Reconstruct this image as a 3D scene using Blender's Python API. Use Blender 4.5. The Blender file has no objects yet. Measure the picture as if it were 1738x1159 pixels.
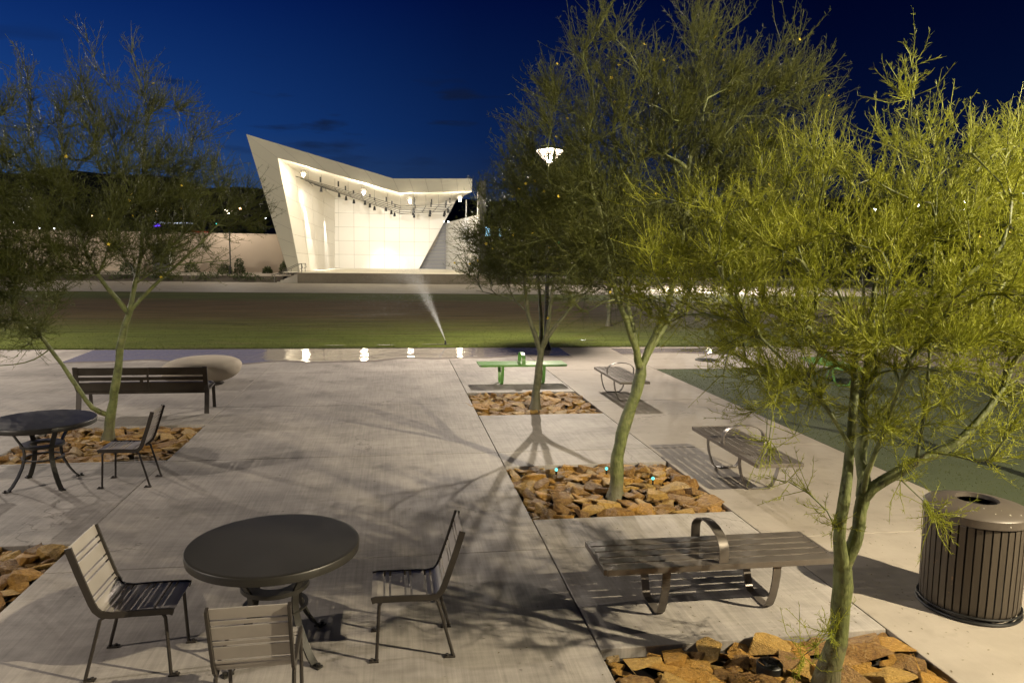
import bpy, bmesh, math, random
import numpy as np
from mathutils import Vector, Matrix

# ------------------------------------------------------------------ camera, sky, exposure
S = 2.7                                    # metres per layout unit (= eye height)
scn = bpy.context.scene
col = scn.collection
cam_d = bpy.data.cameras.new('camera'); cam = bpy.data.objects.new('camera', cam_d); col.objects.link(cam)
R = np.array([[0.98750062, -0.00355401, 0.15757504], [-0.15690014, -0.11728285, 0.98062586], [0.01499569, -0.99309219, -0.11637452]])
cam.matrix_world = Matrix(((R[0,0], -R[0,1], -R[0,2], 0), (R[1,0], -R[1,1], -R[1,2], 0), (R[2,0], -R[2,1], -R[2,2], S), (0,0,0,1)))
cam_d.sensor_width = 36; cam_d.lens = 36*1250/1738; cam_d.clip_start = .05; cam_d.clip_end = 4000
scn.camera = cam
scn.view_settings.view_transform = 'Standard'; scn.view_settings.look = 'None'
scn.view_settings.exposure = 0; scn.view_settings.gamma = 1
scn.render.engine = 'CYCLES'
scn.cycles.use_denoising = True
scn.cycles.max_bounces = 5; scn.cycles.transparent_max_bounces = 6
scn.cycles.sample_clamp_indirect = 4.0
scn.cycles.caustics_reflective = False; scn.cycles.caustics_refractive = False

def NT(m):
    m.use_nodes = True
    nt = m.node_tree; nt.nodes.clear()
    return nt
class G:                                    # tiny node-graph helper
    def __init__(s, nt): s.nt = nt
    def n(s, t, **kw):
        nd = s.nt.nodes.new(t)
        for k, v in kw.items():
            if k.startswith('_'): setattr(nd, k[1:], v)
        return nd
    def l(s, a, b): s.nt.links.new(a, b)
    def val(s, sock, v):
        if isinstance(v, bpy.types.NodeSocket): s.l(v, sock)
        else: sock.default_value = v
    def math(s, op, a, b=0.0, clamp=False):
        nd = s.n('ShaderNodeMath'); nd.operation = op; nd.use_clamp = clamp
        s.val(nd.inputs[0], a); s.val(nd.inputs[1], b); return nd.outputs[0]
    def ramp(s, fac, stops):
        nd = s.n('ShaderNodeValToRGB'); e = nd.color_ramp.elements
        while len(e) < len(stops): e.new(.5)
        for k, (p, c) in zip(e, stops): k.position = p; k.color = (*c, 1) if len(c) == 3 else c
        s.l(fac, nd.inputs[0]); return nd.outputs[0]
    def mix(s, fac, a, b, mode='MIX'):
        nd = s.n('ShaderNodeMix'); nd.data_type = 'RGBA'; nd.blend_type = mode
        s.val(nd.inputs[0], fac)
        for i, v in ((6, a), (7, b)): s.val(nd.inputs[i], v if isinstance(v, bpy.types.NodeSocket) else (*v, 1))
        return nd.outputs[2]
    def noise(s, vec, scale, detail=4, rough=.55):
        nd = s.n('ShaderNodeTexNoise'); nd.inputs['Scale'].default_value = scale
        nd.inputs['Detail'].default_value = detail; nd.inputs['Roughness'].default_value = rough
        if vec is not None: s.l(vec, nd.inputs['Vector'])
        return nd.outputs['Fac']
    def mapping(s, vec, scale=(1,1,1), loc=(0,0,0)):
        nd = s.n('ShaderNodeMapping'); nd.inputs['Scale'].default_value = scale; nd.inputs['Location'].default_value = loc
        s.l(vec, nd.inputs['Vector']); return nd.outputs[0]
    def pos(s): return s.n('ShaderNodeNewGeometry').outputs['Position']
    def obj(s): return s.n('ShaderNodeTexCoord').outputs['Object']
    def rnd(s): return s.n('ShaderNodeObjectInfo').outputs['Random']
    def bump(s, h, strength, dist=.01):
        nd = s.n('ShaderNodeBump'); nd.inputs['Strength'].default_value = strength; nd.inputs['Distance'].default_value = dist
        s.l(h, nd.inputs['Height']); return nd.outputs[0]

# dusk sky: deep blue, afterglow low on the left (west), night to the upper right
world = bpy.data.worlds.new('World'); scn.world = world
nt = NT(world); g = G(nt)
tc = g.n('ShaderNodeTexCoord').outputs['Generated']
sx = g.n('ShaderNodeSeparateXYZ'); g.l(tc, sx.inputs[0])
el = g.ramp(sx.outputs[2], [(0, (.034, .066, .125)), (.06, (.022, .055, .135)), (.15, (.006, .032, .140)), (.32, (.0006, .008, .075)), (.6, (.0004, .003, .03)), (1, (.0003, .002, .02))])
vd = g.n('ShaderNodeVectorMath'); vd.operation = 'DOT_PRODUCT'; g.l(tc, vd.inputs[0]); vd.inputs[1].default_value = (-.8, .6, 0)
az = g.math('MULTIPLY_ADD', vd.outputs['Value'], .5); az.node.inputs[2].default_value = .5
azr = g.ramp(az, [(0, (.25, .25, .25)), (.55, (.16, .14, .20)), (.75, (.55, .5, .55)), (.92, (1.4, 1.45, 1.4)), (1, (1.9, 2.0, 1.9))])
skyc = g.mix(1.0, el, azr, 'MULTIPLY')
mp = g.mapping(tc, (5, 5, 26))              # a few thin dark cloud streaks low in the sky
cl = g.noise(mp, 1.3, 5, .5)
clm = g.ramp(cl, [(.60, (0, 0, 0)), (.70, (1, 1, 1))])
band = g.ramp(sx.outputs[2], [(.10, (0, 0, 0)), (.15, (1, 1, 1)), (.19, (1, 1, 1)), (.24, (0, 0, 0))])
skyc = g.mix(g.math('MULTIPLY', g.math('MULTIPLY', clm, band), .8), skyc, (.006, .010, .024))
bg = g.n('ShaderNodeBackground'); g.l(skyc, bg.inputs[0]); bg.inputs[1].default_value = 1.0
g.l(bg.outputs[0], g.n('ShaderNodeOutputWorld').inputs[0])

# ------------------------------------------------------------------ materials
def mat(name, f):
    m = bpy.data.materials.new(name); nt = NT(m); g = G(nt)
    b = g.n('ShaderNodeBsdfPrincipled'); o = g.n('ShaderNodeOutputMaterial'); g.l(b.outputs[0], o.inputs[0])
    f(g, b); return m
def setp(b, **kw):
    names = dict(rough='Roughness', metal='Metallic', base='Base Color', spec='Specular IOR Level', coat='Coat Weight', trans='Transmission Weight', ior='IOR')
    for k, v in kw.items():
        b.inputs[names[k]].default_value = (*v, 1) if k == 'base' else v

def concrete(c1, c2, streak=1.0):
    def f(g, b):
        p = g.pos(); r = g.rnd()
        big = g.noise(p, .9, 5, .6); mid = g.noise(p, 6, 4, .6)
        st1 = g.noise(g.mapping(p, (38, 1.1, 1)), 1, 3, .6)         # broom strokes along the walk
        st2 = g.noise(g.mapping(p, (1.6, 22, 1)), 1, 3, .6)         # screed marks across it
        fine = g.noise(p, 160, 2, .7)
        v = g.math('ADD', g.math('MULTIPLY', big, 1.05), g.math('MULTIPLY', mid, .35))
        v = g.math('ADD', v, g.math('MULTIPLY', st1, .56*streak)); v = g.math('ADD', v, g.math('MULTIPLY', st2, .32*streak))
        v = g.math('ADD', v, g.math('MULTIPLY', fine, .22)); v = g.math('ADD', v, g.math('MULTIPLY', r, .16))
        v = g.math('MULTIPLY_ADD', v, 1.2, True); v.node.inputs[2].default_value = -.98 if streak > .5 else -.6
        c = g.mix(v, c1, c2)
        spots = g.ramp(g.noise(p, 14, 1, .5), [(.20, (1, 1, 1)), (.25, (0, 0, 0))])
        c = g.mix(g.math('MULTIPLY', spots, .55), c, (.06, .05, .04))
        stain = g.ramp(g.noise(p, 1.7, 3, .7), [(.56, (0, 0, 0)), (.72, (1, 1, 1))])
        c = g.mix(g.math('MULTIPLY', stain, .35), c, (c1[0]*.75, c1[1]*.72, c1[2]*.68))
        vo = g.n('ShaderNodeTexVoronoi'); vo.feature = 'DISTANCE_TO_EDGE'; vo.inputs['Scale'].default_value = .22
        wv = g.n('ShaderNodeVectorMath'); wv.operation = 'ADD'; g.l(p, wv.inputs[0]); nn = g.n('ShaderNodeTexNoise'); nn.inputs['Scale'].default_value = 2.5; nn.inputs['Detail'].default_value = 5; g.l(p, nn.inputs['Vector']); g.l(nn.outputs['Color'], wv.inputs[1]); g.l(wv.outputs[0], vo.inputs['Vector'])
        ck = g.ramp(vo.outputs['Distance'], [(.0, (1, 1, 1)), (.0022, (0, 0, 0))]); ckm = g.ramp(g.noise(p, .35, 1), [(.52, (0, 0, 0)), (.58, (1, 1, 1))])
        c = g.mix(g.math('MULTIPLY', g.math('MULTIPLY', ck, ckm), .6), c, (.07, .06, .05))
        g.l(c, b.inputs['Base Color']); setp(b, rough=.7, spec=.4)
        h = g.math('ADD', g.math('MULTIPLY', st1, .8*streak), g.math('MULTIPLY', fine, .5))
        g.l(g.bump(h, .35, .006), b.inputs['Normal'])
    return f
M = {}
M['concrete'] = mat('broomed_concrete', concrete((.11, .102, .096), (.41, .378, .348)))
M['concrete_tan'] = mat('tan_concrete', concrete((.19, .167, .142), (.345, .307, .26), .25))  # smoother slabs on the right; the lamp's warmth is put into their colour
M['concrete_far'] = mat('far_concrete', concrete((.25, .22, .18), (.42, .37, .30), .2))
def f(g, b): g.l(g.mix(g.noise(g.pos(), 9), (.012, .010, .008), (.035, .026, .018)), b.inputs['Base Color']); setp(b, rough=.95)
M['soil'] = mat('dark_soil', f)
def f(g, b):
    p = g.pos(); n = g.noise(p, 5, 5, .6); fi = g.noise(p, 90, 2)
    g.l(g.mix(n, (.34, .31, .285), (.48, .445, .41)), b.inputs['Base Color'])
    rr = g.math('MULTIPLY_ADD', n, .25); rr.node.inputs[2].default_value = .26; g.l(rr, b.inputs['Roughness'])
    setp(b, metal=.3); g.l(g.bump(fi, .12, .001), b.inputs['Normal'])
M['bronze'] = mat('bronze_powder_coat', f)
def f(g, b):
    p = g.pos(); n = g.noise(p, 5, 5, .6); fi = g.noise(p, 90, 2)
    g.l(g.mix(n, (.035, .030, .026), (.06, .052, .045)), b.inputs['Base Color']); setp(b, rough=.4, metal=.3); g.l(g.bump(fi, .12, .001), b.inputs['Normal'])
M['bronze_dark'] = mat('dark_bronze_coat', f)
def f(g, b):
    p = g.pos(); n = g.noise(p, 5, 5, .6); fi = g.noise(p, 90, 2); sc = g.ramp(g.noise(g.mapping(p, (60, 60, 60)), 1, 3, .7), [(.66, (0, 0, 0)), (.72, (1, 1, 1))])
    c = g.mix(n, (.11, .096, .084), (.20, .176, .155)); g.l(g.mix(g.math('MULTIPLY', sc, .35), c, (.36, .33, .3)), b.inputs['Base Color']); setp(b, metal=.4)
    rr = g.math('MULTIPLY_ADD', n, .3); rr.node.inputs[2].default_value = .22; g.l(rr, b.inputs['Roughness']); g.l(g.bump(fi, .12, .001), b.inputs['Normal'])
M['bench_metal'] = mat('bench_metal', f)
def f(g, b):
    p = g.pos(); n = g.noise(p, 4, 5, .6); fi = g.noise(p, 260, 2)
    g.l(g.mix(n, (.018, .017, .014), (.032, .029, .024)), b.inputs['Base Color']); setp(b, rough=.42, metal=.1)
    g.l(g.bump(fi, .12, .001), b.inputs['Normal'])
M['table_black'] = mat('dark_table_coat', f)
def f(g, b):
    n = g.noise(g.pos(), 6, 4); wr = g.ramp(g.noise(g.mapping(g.pos(), (5, 30, 30)), 1, 4, .7), [(.60, (0, 0, 0)), (.68, (1, 1, 1))]); g.l(g.mix(g.math('MULTIPLY', wr, .4), g.mix(n, (.09, .24, .05), (.16, .36, .10)), (.30, .42, .22)), b.inputs['Base Color']); setp(b, rough=.33)
M['green_paint'] = mat('green_paint', f)
def f(g, b):
    r = g.rnd(); o = g.obj(); n = g.noise(o, 9, 5, .65); n2 = g.noise(o, 40, 3, .6)
    base = g.ramp(r, [(0, (.12, .06, .03)), (.12, (.66, .36, .06)), (.28, (.22, .11, .05)), (.42, (.68, .46, .14)), (.60, (.30, .19, .10)), (.70, (.62, .32, .05)), (.84, (.20, .14, .11)), (.92, (.66, .54, .34))])
    base.node.color_ramp.interpolation = 'CONSTANT'
    alt = g.ramp(n, [(.30, (.04, .022, .012)), (.42, (.42, .22, .04)), (.56, (.66, .37, .07)), (.70, (.70, .54, .28))])
    c = g.mix(.5, base, alt); c = g.mix(g.math('MULTIPLY', n2, .35), c, (.09, .055, .03))
    g.l(c, b.inputs['Base Color']); setp(b, rough=.62, spec=.4)
    g.l(g.bump(g.math('ADD', n, g.math('MULTIPLY', n2, .6)), 1.0, .05), b.inputs['Normal'])
M['rock'] = mat('rust_flagstone', f)
def bark(c1, c2, c3):
    def f(g, b):
        p = g.pos(); n = g.noise(p, 11, 5, .6); n2 = g.noise(g.mapping(p, (50, 50, 14)), 1, 3)
        c = g.ramp(n, [(.32, c1), (.52, c2), (.70, c3)]); c = g.mix(g.math('MULTIPLY', n2, .35), c, (.05, .05, .02))
        scar = g.ramp(g.noise(g.mapping(p, (14, 14, 30)), 1, 2), [(.70, (0, 0, 0)), (.76, (1, 1, 1))])
        c = g.mix(g.math('MULTIPLY', scar, .6), c, (.22, .19, .11))
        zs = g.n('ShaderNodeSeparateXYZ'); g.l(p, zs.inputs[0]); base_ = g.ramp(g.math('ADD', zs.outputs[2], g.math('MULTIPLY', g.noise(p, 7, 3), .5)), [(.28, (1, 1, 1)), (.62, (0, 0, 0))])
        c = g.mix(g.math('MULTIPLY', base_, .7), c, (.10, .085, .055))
        kn = g.ramp(g.noise(g.mapping(p, (9, 9, 6)), 1, 2), [(.30, (1, 1, 1)), (.36, (0, 0, 0))]); c = g.mix(g.math('MULTIPLY', kn, .7), c, (.035, .03, .02))
        g.l(c, b.inputs['Base Color']); setp(b, rough=.6); g.l(g.bump(g.math('ADD', n2, n), .6, .015), b.inputs['Normal'])
    return f
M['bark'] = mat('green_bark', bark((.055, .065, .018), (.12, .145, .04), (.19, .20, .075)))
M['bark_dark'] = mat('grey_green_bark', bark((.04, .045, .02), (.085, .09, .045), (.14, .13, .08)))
def leaf(name, c1, c2, tr=.35):
    m = bpy.data.materials.new(name); nt = NT(m); g = G(nt)
    n = g.noise(g.pos(), 2.2, 3, .6); n2 = g.noise(g.pos(), 40, 1)
    c = g.mix(g.math('MULTIPLY_ADD', n2, .5, True) if False else g.math('ADD', g.math('MULTIPLY', n, .7), g.math('MULTIPLY', n2, .5), True), c1, c2)
    d = g.n('ShaderNodeBsdfPrincipled'); g.l(c, d.inputs['Base Color']); d.inputs['Roughness'].default_value = .5; d.inputs['Specular IOR Level'].default_value = .3
    t = g.n('ShaderNodeBsdfTranslucent'); g.l(c, t.inputs[0])
    mx = g.n('ShaderNodeMixShader'); mx.inputs[0].default_value = tr
    g.l(d.outputs[0], mx.inputs[1]); g.l(t.outputs[0], mx.inputs[2])
    g.l(mx.outputs[0], g.n('ShaderNodeOutputMaterial').inputs[0]); return m
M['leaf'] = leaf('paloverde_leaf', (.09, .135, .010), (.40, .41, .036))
M['leaf_mid'] = leaf('shaded_leaf', (.04, .052, .010), (.12, .13, .026))  # middle tree's leaf; its weaker lamplight is put into the darker colour
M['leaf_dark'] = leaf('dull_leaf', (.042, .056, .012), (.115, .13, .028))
M['flower'] = leaf('yellow_petal', (.65, .48, .03), (.75, .6, .08), .3)
M['litter'] = leaf('dry_leaf', (.05, .038, .02), (.16, .12, .05), .1)
M['shrub'] = leaf('shrub_leaf', (.03, .05, .02), (.09, .11, .04))
def f(g, b):
    p = g.pos(); sy = g.n('ShaderNodeSeparateXYZ'); g.l(p, sy.inputs[0])
    wob = g.math('MULTIPLY', g.noise(g.mapping(p, (.05, .3, 1)), 1, 4, .6), 5.0)
    y = g.math('ADD', sy.outputs[1], wob)
    t = g.math('DIVIDE', g.math('SUBTRACT', y, 20.0), 36.0)
    brown = g.ramp(t, [(.0, (.0, .0, .0)), (.20, (.0, .0, .0)), (.36, (.7, .7, .7)), (.5, (1, 1, 1)), (.64, (.9, .9, .9)), (.73, (.0, .0, .0))])
    n = g.noise(g.mapping(p, (.35, 1.6, 1)), 1.4, 6, .65); n2 = g.noise(p, 30, 3, .7); n3 = g.noise(g.mapping(p, (.06, 1.2, 1)), 1, 3, .5)
    green = g.mix(n, (.07, .10, .014), (.21, .245, .04)); br = g.mix(n, (.15, .085, .036), (.30, .195, .09))
    c = g.mix(g.math('MULTIPLY', brown, g.math('MULTIPLY_ADD', n3, 1.2, True)), green, br)
    stk = g.ramp(g.noise(g.mapping(p, (.22, 2.6, 1)), 1.0, 5, .7), [(.38, (0, 0, 0)), (.62, (1, 1, 1))])
    c = g.mix(g.math('MULTIPLY', stk, .55), c, (.022, .022, .010)); pat = g.ramp(g.noise(g.mapping(p, (.5, 1.4, 1), (7, 3, 0)), .6, 5, .65), [(.55, (0, 0, 0)), (.68, (1, 1, 1))])
    c = g.mix(g.math('MULTIPLY', pat, .45), c, (.15, .115, .055))
    c = g.mix(g.math('MULTIPLY', n2, .5), c, (.02, .025, .008)); g.l(c, b.inputs['Base Color']); setp(b, rough=.9, spec=.15)
    g.l(g.bump(g.math('ADD', n2, n), .8, .04), b.inputs['Normal'])
M['lawn'] = mat('lawn_grass', f)
M['blade'] = leaf('grass_blade', (.035, .055, .012), (.10, .12, .03))
def f(g, b):
    p = g.pos(); n = g.noise(p, 2, 4); n2 = g.noise(p, 120, 2)
    g.l(g.mix(g.math('ADD', g.math('MULTIPLY', n, .5), g.math('MULTIPLY', n2, .5)), (.028, .040, .016), (.062, .078, .032)), b.inputs['Base Color']); setp(b, rough=.9)
    g.l(g.bump(n2, .5, .01), b.inputs['Normal'])
M['turf'] = mat('grey_green_turf', f)
def f(g, b):
    p = g.pos(); n = g.noise(p, .8, 6, .6); g.l(g.mix(n, (.045, .036, .026), (.10, .08, .055)), b.inputs['Base Color']); setp(b, rough=.95)
    g.l(g.bump(g.noise(p, 12, 4), .8, .05), b.inputs['Normal'])
M['earth'] = mat('desert_earth', f)
def f(g, b): g.l(g.mix(g.noise(g.pos(), .02, 5), (.02, .018, .016), (.05, .043, .035)), b.inputs['Base Color']); setp(b, rough=1)
M['hill'] = mat('hill_scrub', f)
def panelmat(c1, c2, rough=.5):
    def f(g, b):
        p = g.pos(); n = g.noise(p, .5, 4); n2 = g.noise(p, 30, 3); r = g.rnd()
        v = g.math('ADD', g.math('MULTIPLY', n, .5), g.math('ADD', g.math('MULTIPLY', n2, .2), g.math('MULTIPLY', r, .4)), True)
        g.l(g.mix(v, c1, c2), b.inputs['Base Color']); setp(b, rough=rough)
    return f
M['white_panel'] = mat('white_panel', panelmat((.66, .63, .57), (.78, .75, .68)))
M['cream_panel'] = mat('cream_panel', panelmat((.60, .575, .46), (.68, .65, .53)))
M['joint'] = mat('joint_backing', panelmat((.30, .27, .22), (.34, .31, .26), .8))
M['stucco'] = mat('tan_stucco', panelmat((.33, .27, .205), (.40, .33, .255), .9))
M['stage_conc'] = mat('stage_concrete', concrete((.20, .17, .12), (.33, .29, .22), .1))
M['shaded_siding'] = mat('shaded_siding', panelmat((.17, .17, .18), (.22, .22, .23), .7))  # rear service wall: the shade on it is put into the board colour
M['stage_floor'] = mat('stage_floor_concrete', panelmat((.62, .58, .48), (.70, .66, .56), .6))
M['siding'] = mat('white_siding', panelmat((.55, .55, .54), (.63, .63, .62), .7))
def flat(name, c, rough=.5, metal=0.0):
    def f(g, b):
        g.l(g.mix(g.noise(g.pos(), 14, 4), tuple(x*.85 for x in c), c), b.inputs['Base Color']); setp(b, rough=rough, metal=metal)
    return mat(name, f)
M['black_metal'] = flat('black_metal', (.018, .018, .018), .4, .3)
M['dark_slab'] = flat('dark_slab', (.05, .05, .045), .7)
M['steel'] = flat('grey_steel', (.25, .24, .22), .4, .6)
M['white_metal'] = flat('white_metal', (.6, .6, .58), .5)
M['liner'] = flat('black_liner', (.006, .006, .006), .6)
M['maroon'] = flat('red_fascia', (.35, .05, .04), .6)
M['dark_wall'] = flat('dark_wall', (.05, .05, .055), .8)
def f(g, b):
    p = g.pos(); n = g.noise(p, 5, 4)
    c = g.mix(n, (.07, .058, .048), (.11, .093, .078))
    sp = g.ramp(g.noise(p, 28, 2, .6), [(.70, (0, 0, 0)), (.73, (1, 1, 1))])
    g.l(g.mix(g.math('MULTIPLY', sp, .85), c, (.6, .57, .5)), b.inputs['Base Color']); setp(b, rough=.42, metal=.2)
M['bin_lid'] = mat('speckled_bin_lid', f)
def f(g, b):
    p = g.pos(); r = g.rnd(); n = g.noise(g.mapping(p, (20, 20, 2)), 1, 4)
    c = g.mix(g.math('ADD', g.math('MULTIPLY', n, .6), g.math('MULTIPLY', r, .4)), (.040, .032, .024), (.085, .069, .052))
    ru = g.ramp(g.noise(p, 9, 4, .7), [(.66, (0, 0, 0)), (.72, (1, 1, 1))]); c = g.mix(g.math('MULTIPLY', ru, .6), c, (.30, .17, .07))
    g.l(c, b.inputs['Base Color']); setp(b, rough=.5, metal=.2)
M['bin_slat'] = mat('brown_bin_slat', f)
def f(g, b):
    p = g.pos(); n = g.noise(p, 3, 5); n2 = g.noise(p, 120, 2)
    g.l(g.mix(g.math('ADD', g.math('MULTIPLY', n, .6), g.math('MULTIPLY', n2, .4)), (.44, .385, .30), (.58, .515, .42)), b.inputs['Base Color']); setp(b, rough=.85)
    g.l(g.bump(g.math('ADD', n2, g.noise(p, 30, 4, .7)), .7, .02), b.inputs['Normal'])
M['cast_stone'] = mat('cast_stone', f)
def f(g, b):
    p = g.pos(); setp(b, base=(.22, .195, .175), rough=.1, spec=.2)
    h = g.math('ADD', g.noise(g.mapping(p, (1, .55, 1)), 3.0, 3, .5), g.math('MULTIPLY', g.noise(p, 26, 2), .12))
    g.l(g.bump(h, .09, .05), b.inputs['Normal'])
    rr = g.math('MULTIPLY_ADD', g.noise(p, 4, 3), .035); rr.node.inputs[2].default_value = .006; g.l(rr, b.inputs['Roughness'])
M['wet'] = mat('wet_film', f)
def f(g, b): setp(b, base=(.8, .82, .85), rough=.3); b.inputs['Alpha'].default_value = .55
M['drop'] = mat('water_drops', f)
def emit(name, c, s):
    m = bpy.data.materials.new(name); nt = NT(m); g = G(nt); e = g.n('ShaderNodeEmission')
    e.inputs[0].default_value = (*c, 1); e.inputs[1].default_value = s; g.l(e.outputs[0], g.n('ShaderNodeOutputMaterial').inputs[0]); return m
def glass_glow(name, c, s_):
    m = bpy.data.materials.new(name); nt = NT(m); g = G(nt); e = g.n('ShaderNodeEmission'); e.inputs[0].default_value = (*c, 1); e.inputs[1].default_value = s_
    t = g.n('ShaderNodeBsdfTransparent'); a = g.n('ShaderNodeAddShader'); g.l(e.outputs[0], a.inputs[0]); g.l(t.outputs[0], a.inputs[1])
    g.l(a.outputs[0], g.n('ShaderNodeOutputMaterial').inputs[0]); return m
M['lamp_glow'] = glass_glow('lamp_glow', (1, .82, .6), 6)
M['lamp_bulb'] = glass_glow('lamp_bulb', (1, .92, .8), 60)
M['flood_glow'] = emit('flood_glow', (1, .88, .62), 160)
M['far_white'] = emit('far_white', (.9, .95, 1), 25)
M['far_orange'] = emit('far_orange', (1, .62, .28), 20)
M['far_teal'] = emit('far_teal', (.1, .9, .75), 3)
M['far_green'] = emit('far_green', (.08, .9, .32), 3)
M['far_blue'] = emit('far_blue', (.4, .8, 1), 2.2)
M['purple_glow'] = emit('purple_glow', (.16, .05, 1), 3)
M['strip_glow'] = emit('strip_glow', (.75, .85, 1), 1.6)
M['teal_dot'] = emit('teal_dot', (.15, .95, .85), 2.2)
M['red_glow'] = emit('red_glow', (.8, .08, .06), .35)

# ------------------------------------------------------------------ mesh helpers
def link(name, me, m=None, parent=None, loc=None):
    o = bpy.data.objects.new(name, me); col.objects.link(o)
    if m is not None and me is not None and not me.materials: me.materials.append(m)
    if parent is not None: o.parent = parent
    if loc is not None: o.location = loc
    return o
def npmesh(name, V, F, smooth=False):
    """V (n,3); F (m,k) same-size polygons"""
    V = np.asarray(V, np.float32); F = np.asarray(F, np.int32)
    me = bpy.data.meshes.new(name); me.vertices.add(len(V)); me.vertices.foreach_set('co', V.ravel())
    k = F.shape[1]; me.loops.add(F.size); me.loops.foreach_set('vertex_index', F.ravel())
    me.polygons.add(len(F)); me.polygons.foreach_set('loop_start', np.arange(0, F.size, k, dtype=np.int32))
    me.polygons.foreach_set('loop_total', np.full(len(F), k, np.int32))
    if smooth: me.polygons.foreach_set('use_smooth', np.ones(len(F), bool))
    me.update(calc_edges=True); return me
class MB:
    def __init__(s): s.v = []; s.f = []
    def add(s, V, F):
        o = len(s.v); s.v += [tuple(map(float, p)) for p in V]; s.f += [tuple(i+o for i in q) for q in F]; return s
    def box(s, a, b):
        x0, y0, z0 = a; x1, y1, z1 = b
        return s.add([(x0,y0,z0),(x1,y0,z0),(x1,y1,z0),(x0,y1,z0),(x0,y0,z1),(x1,y0,z1),(x1,y1,z1),(x0,y1,z1)],
                     [(0,3,2,1),(4,5,6,7),(0,1,5,4),(1,2,6,5),(2,3,7,6),(3,0,4,7)])
    def bar(s, p, q, w, h, up=(0,0,1)):
        p = np.array(p, float); q = np.array(q, float); d = (q-p)/np.linalg.norm(q-p); up = np.array(up, float)
        a = np.cross(d, up); a /= np.linalg.norm(a); b = np.cross(a, d); V = []
        for e in (p, q):
            for i, j in ((-1,-1),(1,-1),(1,1),(-1,1)): V.append(e + a*w/2*i + b*h/2*j)
        return s.add(V, [(0,1,2,3),(7,6,5,4),(0,4,5,1),(1,5,6,2),(2,6,7,3),(3,7,4,0)])
    def strip(s, pts, side, w, t):
        """flat bar swept along pts; width w along 'side', thickness t"""
        pts = [np.array(p, float) for p in pts]; side = np.array(side, float); V = []; F = []
        for i, p in enumerate(pts):
            d = pts[min(i+1, len(pts)-1)] - pts[max(i-1, 0)]; n = np.cross(d, side); n /= np.linalg.norm(n)
            for a, b in ((-1,-1),(1,-1),(1,1),(-1,1)): V.append(p + side*w/2*a + n*t/2*b)
        for i in range(len(pts)-1):
            o = 4*i
            for k in range(4): F.append((o+k, o+(k+1)%4, o+4+(k+1)%4, o+4+k))
        e = 4*(len(pts)-1); F += [(3,2,1,0), (e,e+1,e+2,e+3)]
        return s.add(V, F)
    def tube(s, pts, rad, n=8, cap=True):
        V, F = tube_np(np.array(pts, float), rad, n); o = len(s.v)
        s.add(V, [tuple(q) for q in F])
        if cap: s.f += [tuple(o+i for i in range(n))[::-1], tuple(o+len(V)-n+i for i in range(n))]
        return s
    def lathe(s, prof, n=32, c=(0,0,0), cap=True):
        V = []; F = []
        for r, z in prof:
            for k in range(n):
                a = 2*math.pi*k/n; V.append((c[0]+r*math.cos(a), c[1]+r*math.sin(a), c[2]+z))
        for i in range(len(prof)-1):
            for k in range(n):
                F.append((i*n+k, i*n+(k+1)%n, (i+1)*n+(k+1)%n, (i+1)*n+k))
        if cap:
            F.append(tuple(range(n))[::-1]); F.append(tuple((len(prof)-1)*n+k for k in range(n)))
        return s.add(V, F)
    def prism(s, poly, z0, z1):
        n = len(poly); V = [(x,y,z0) for x,y in poly]+[(x,y,z1) for x,y in poly]
        F = [tuple(range(n))[::-1], tuple(range(n,2*n))]+[(i,(i+1)%n,n+(i+1)%n,n+i) for i in range(n)]
        return s.add(V, F)
    def slab3(s, quad, t):
        """3D polygon given thickness t along its normal (away from the listed winding's normal)"""
        q = [np.array(p, float) for p in quad]; n = np.cross(q[1]-q[0], q[2]-q[0]); n /= np.linalg.norm(n); k = len(q)
        V = q+[p-n*t for p in q]
        return s.add(V, [tuple(range(k)), tuple(range(k,2*k))[::-1]]+[(i, k+i, k+(i+1)%k, (i+1)%k) for i in range(k)])
    def build(s, name, m, parent=None, smooth=False, bevel=0.0, loc=None):
        me = bpy.data.meshes.new(name); me.from_pydata(s.v, [], s.f); me.update()
        if bevel:
            bm = bmesh.new(); bm.from_mesh(me); bmesh.ops.recalc_face_normals(bm, faces=bm.faces)
            ed = [e for e in bm.edges if len(e.link_faces) == 2 and e.calc_face_angle(0) > .5]
            bmesh.ops.bevel(bm, geom=ed, offset=bevel, segments=2, affect='EDGES', profile=.6); bm.to_mesh(me); bm.free()
        if smooth:
            for p in me.polygons: p.use_smooth = True
            try: me.set_sharp_from_angle(angle=math.radians(40))
            except Exception: pass
        return link(name, me, m, parent, loc)
def tube_np(P, rad, n=8):
    N = len(P); rad = np.broadcast_to(np.asarray(rad, float), (N,))
    T = np.gradient(P, axis=0); T /= np.linalg.norm(T, axis=1)[:, None]+1e-9
    a = np.array([1., 0, 0]) if abs(T[0][0]) < .8 else np.array([0, 1., 0])
    ang = np.linspace(0, 2*np.pi, n, endpoint=False); V = np.zeros((N, n, 3))
    for i in range(N):
        a = a-T[i]*a.dot(T[i]); a /= np.linalg.norm(a)+1e-9; b = np.cross(T[i], a)
        V[i] = P[i]+rad[i]*(np.cos(ang)[:, None]*a+np.sin(ang)[:, None]*b)
    k = np.arange(n); F = []
    for i in range(N-1):
        F.append(np.stack([i*n+k, i*n+(k+1) % n, (i+1)*n+(k+1) % n, (i+1)*n+k], 1))
    return V.reshape(-1, 3), np.concatenate(F)
def tag(o, label=None, cat=None, group=None, kind=None):
    if label: o['label'] = label
    if cat: o['category'] = cat
    if group: o['group'] = group
    if kind: o['kind'] = kind
    return o
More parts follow.
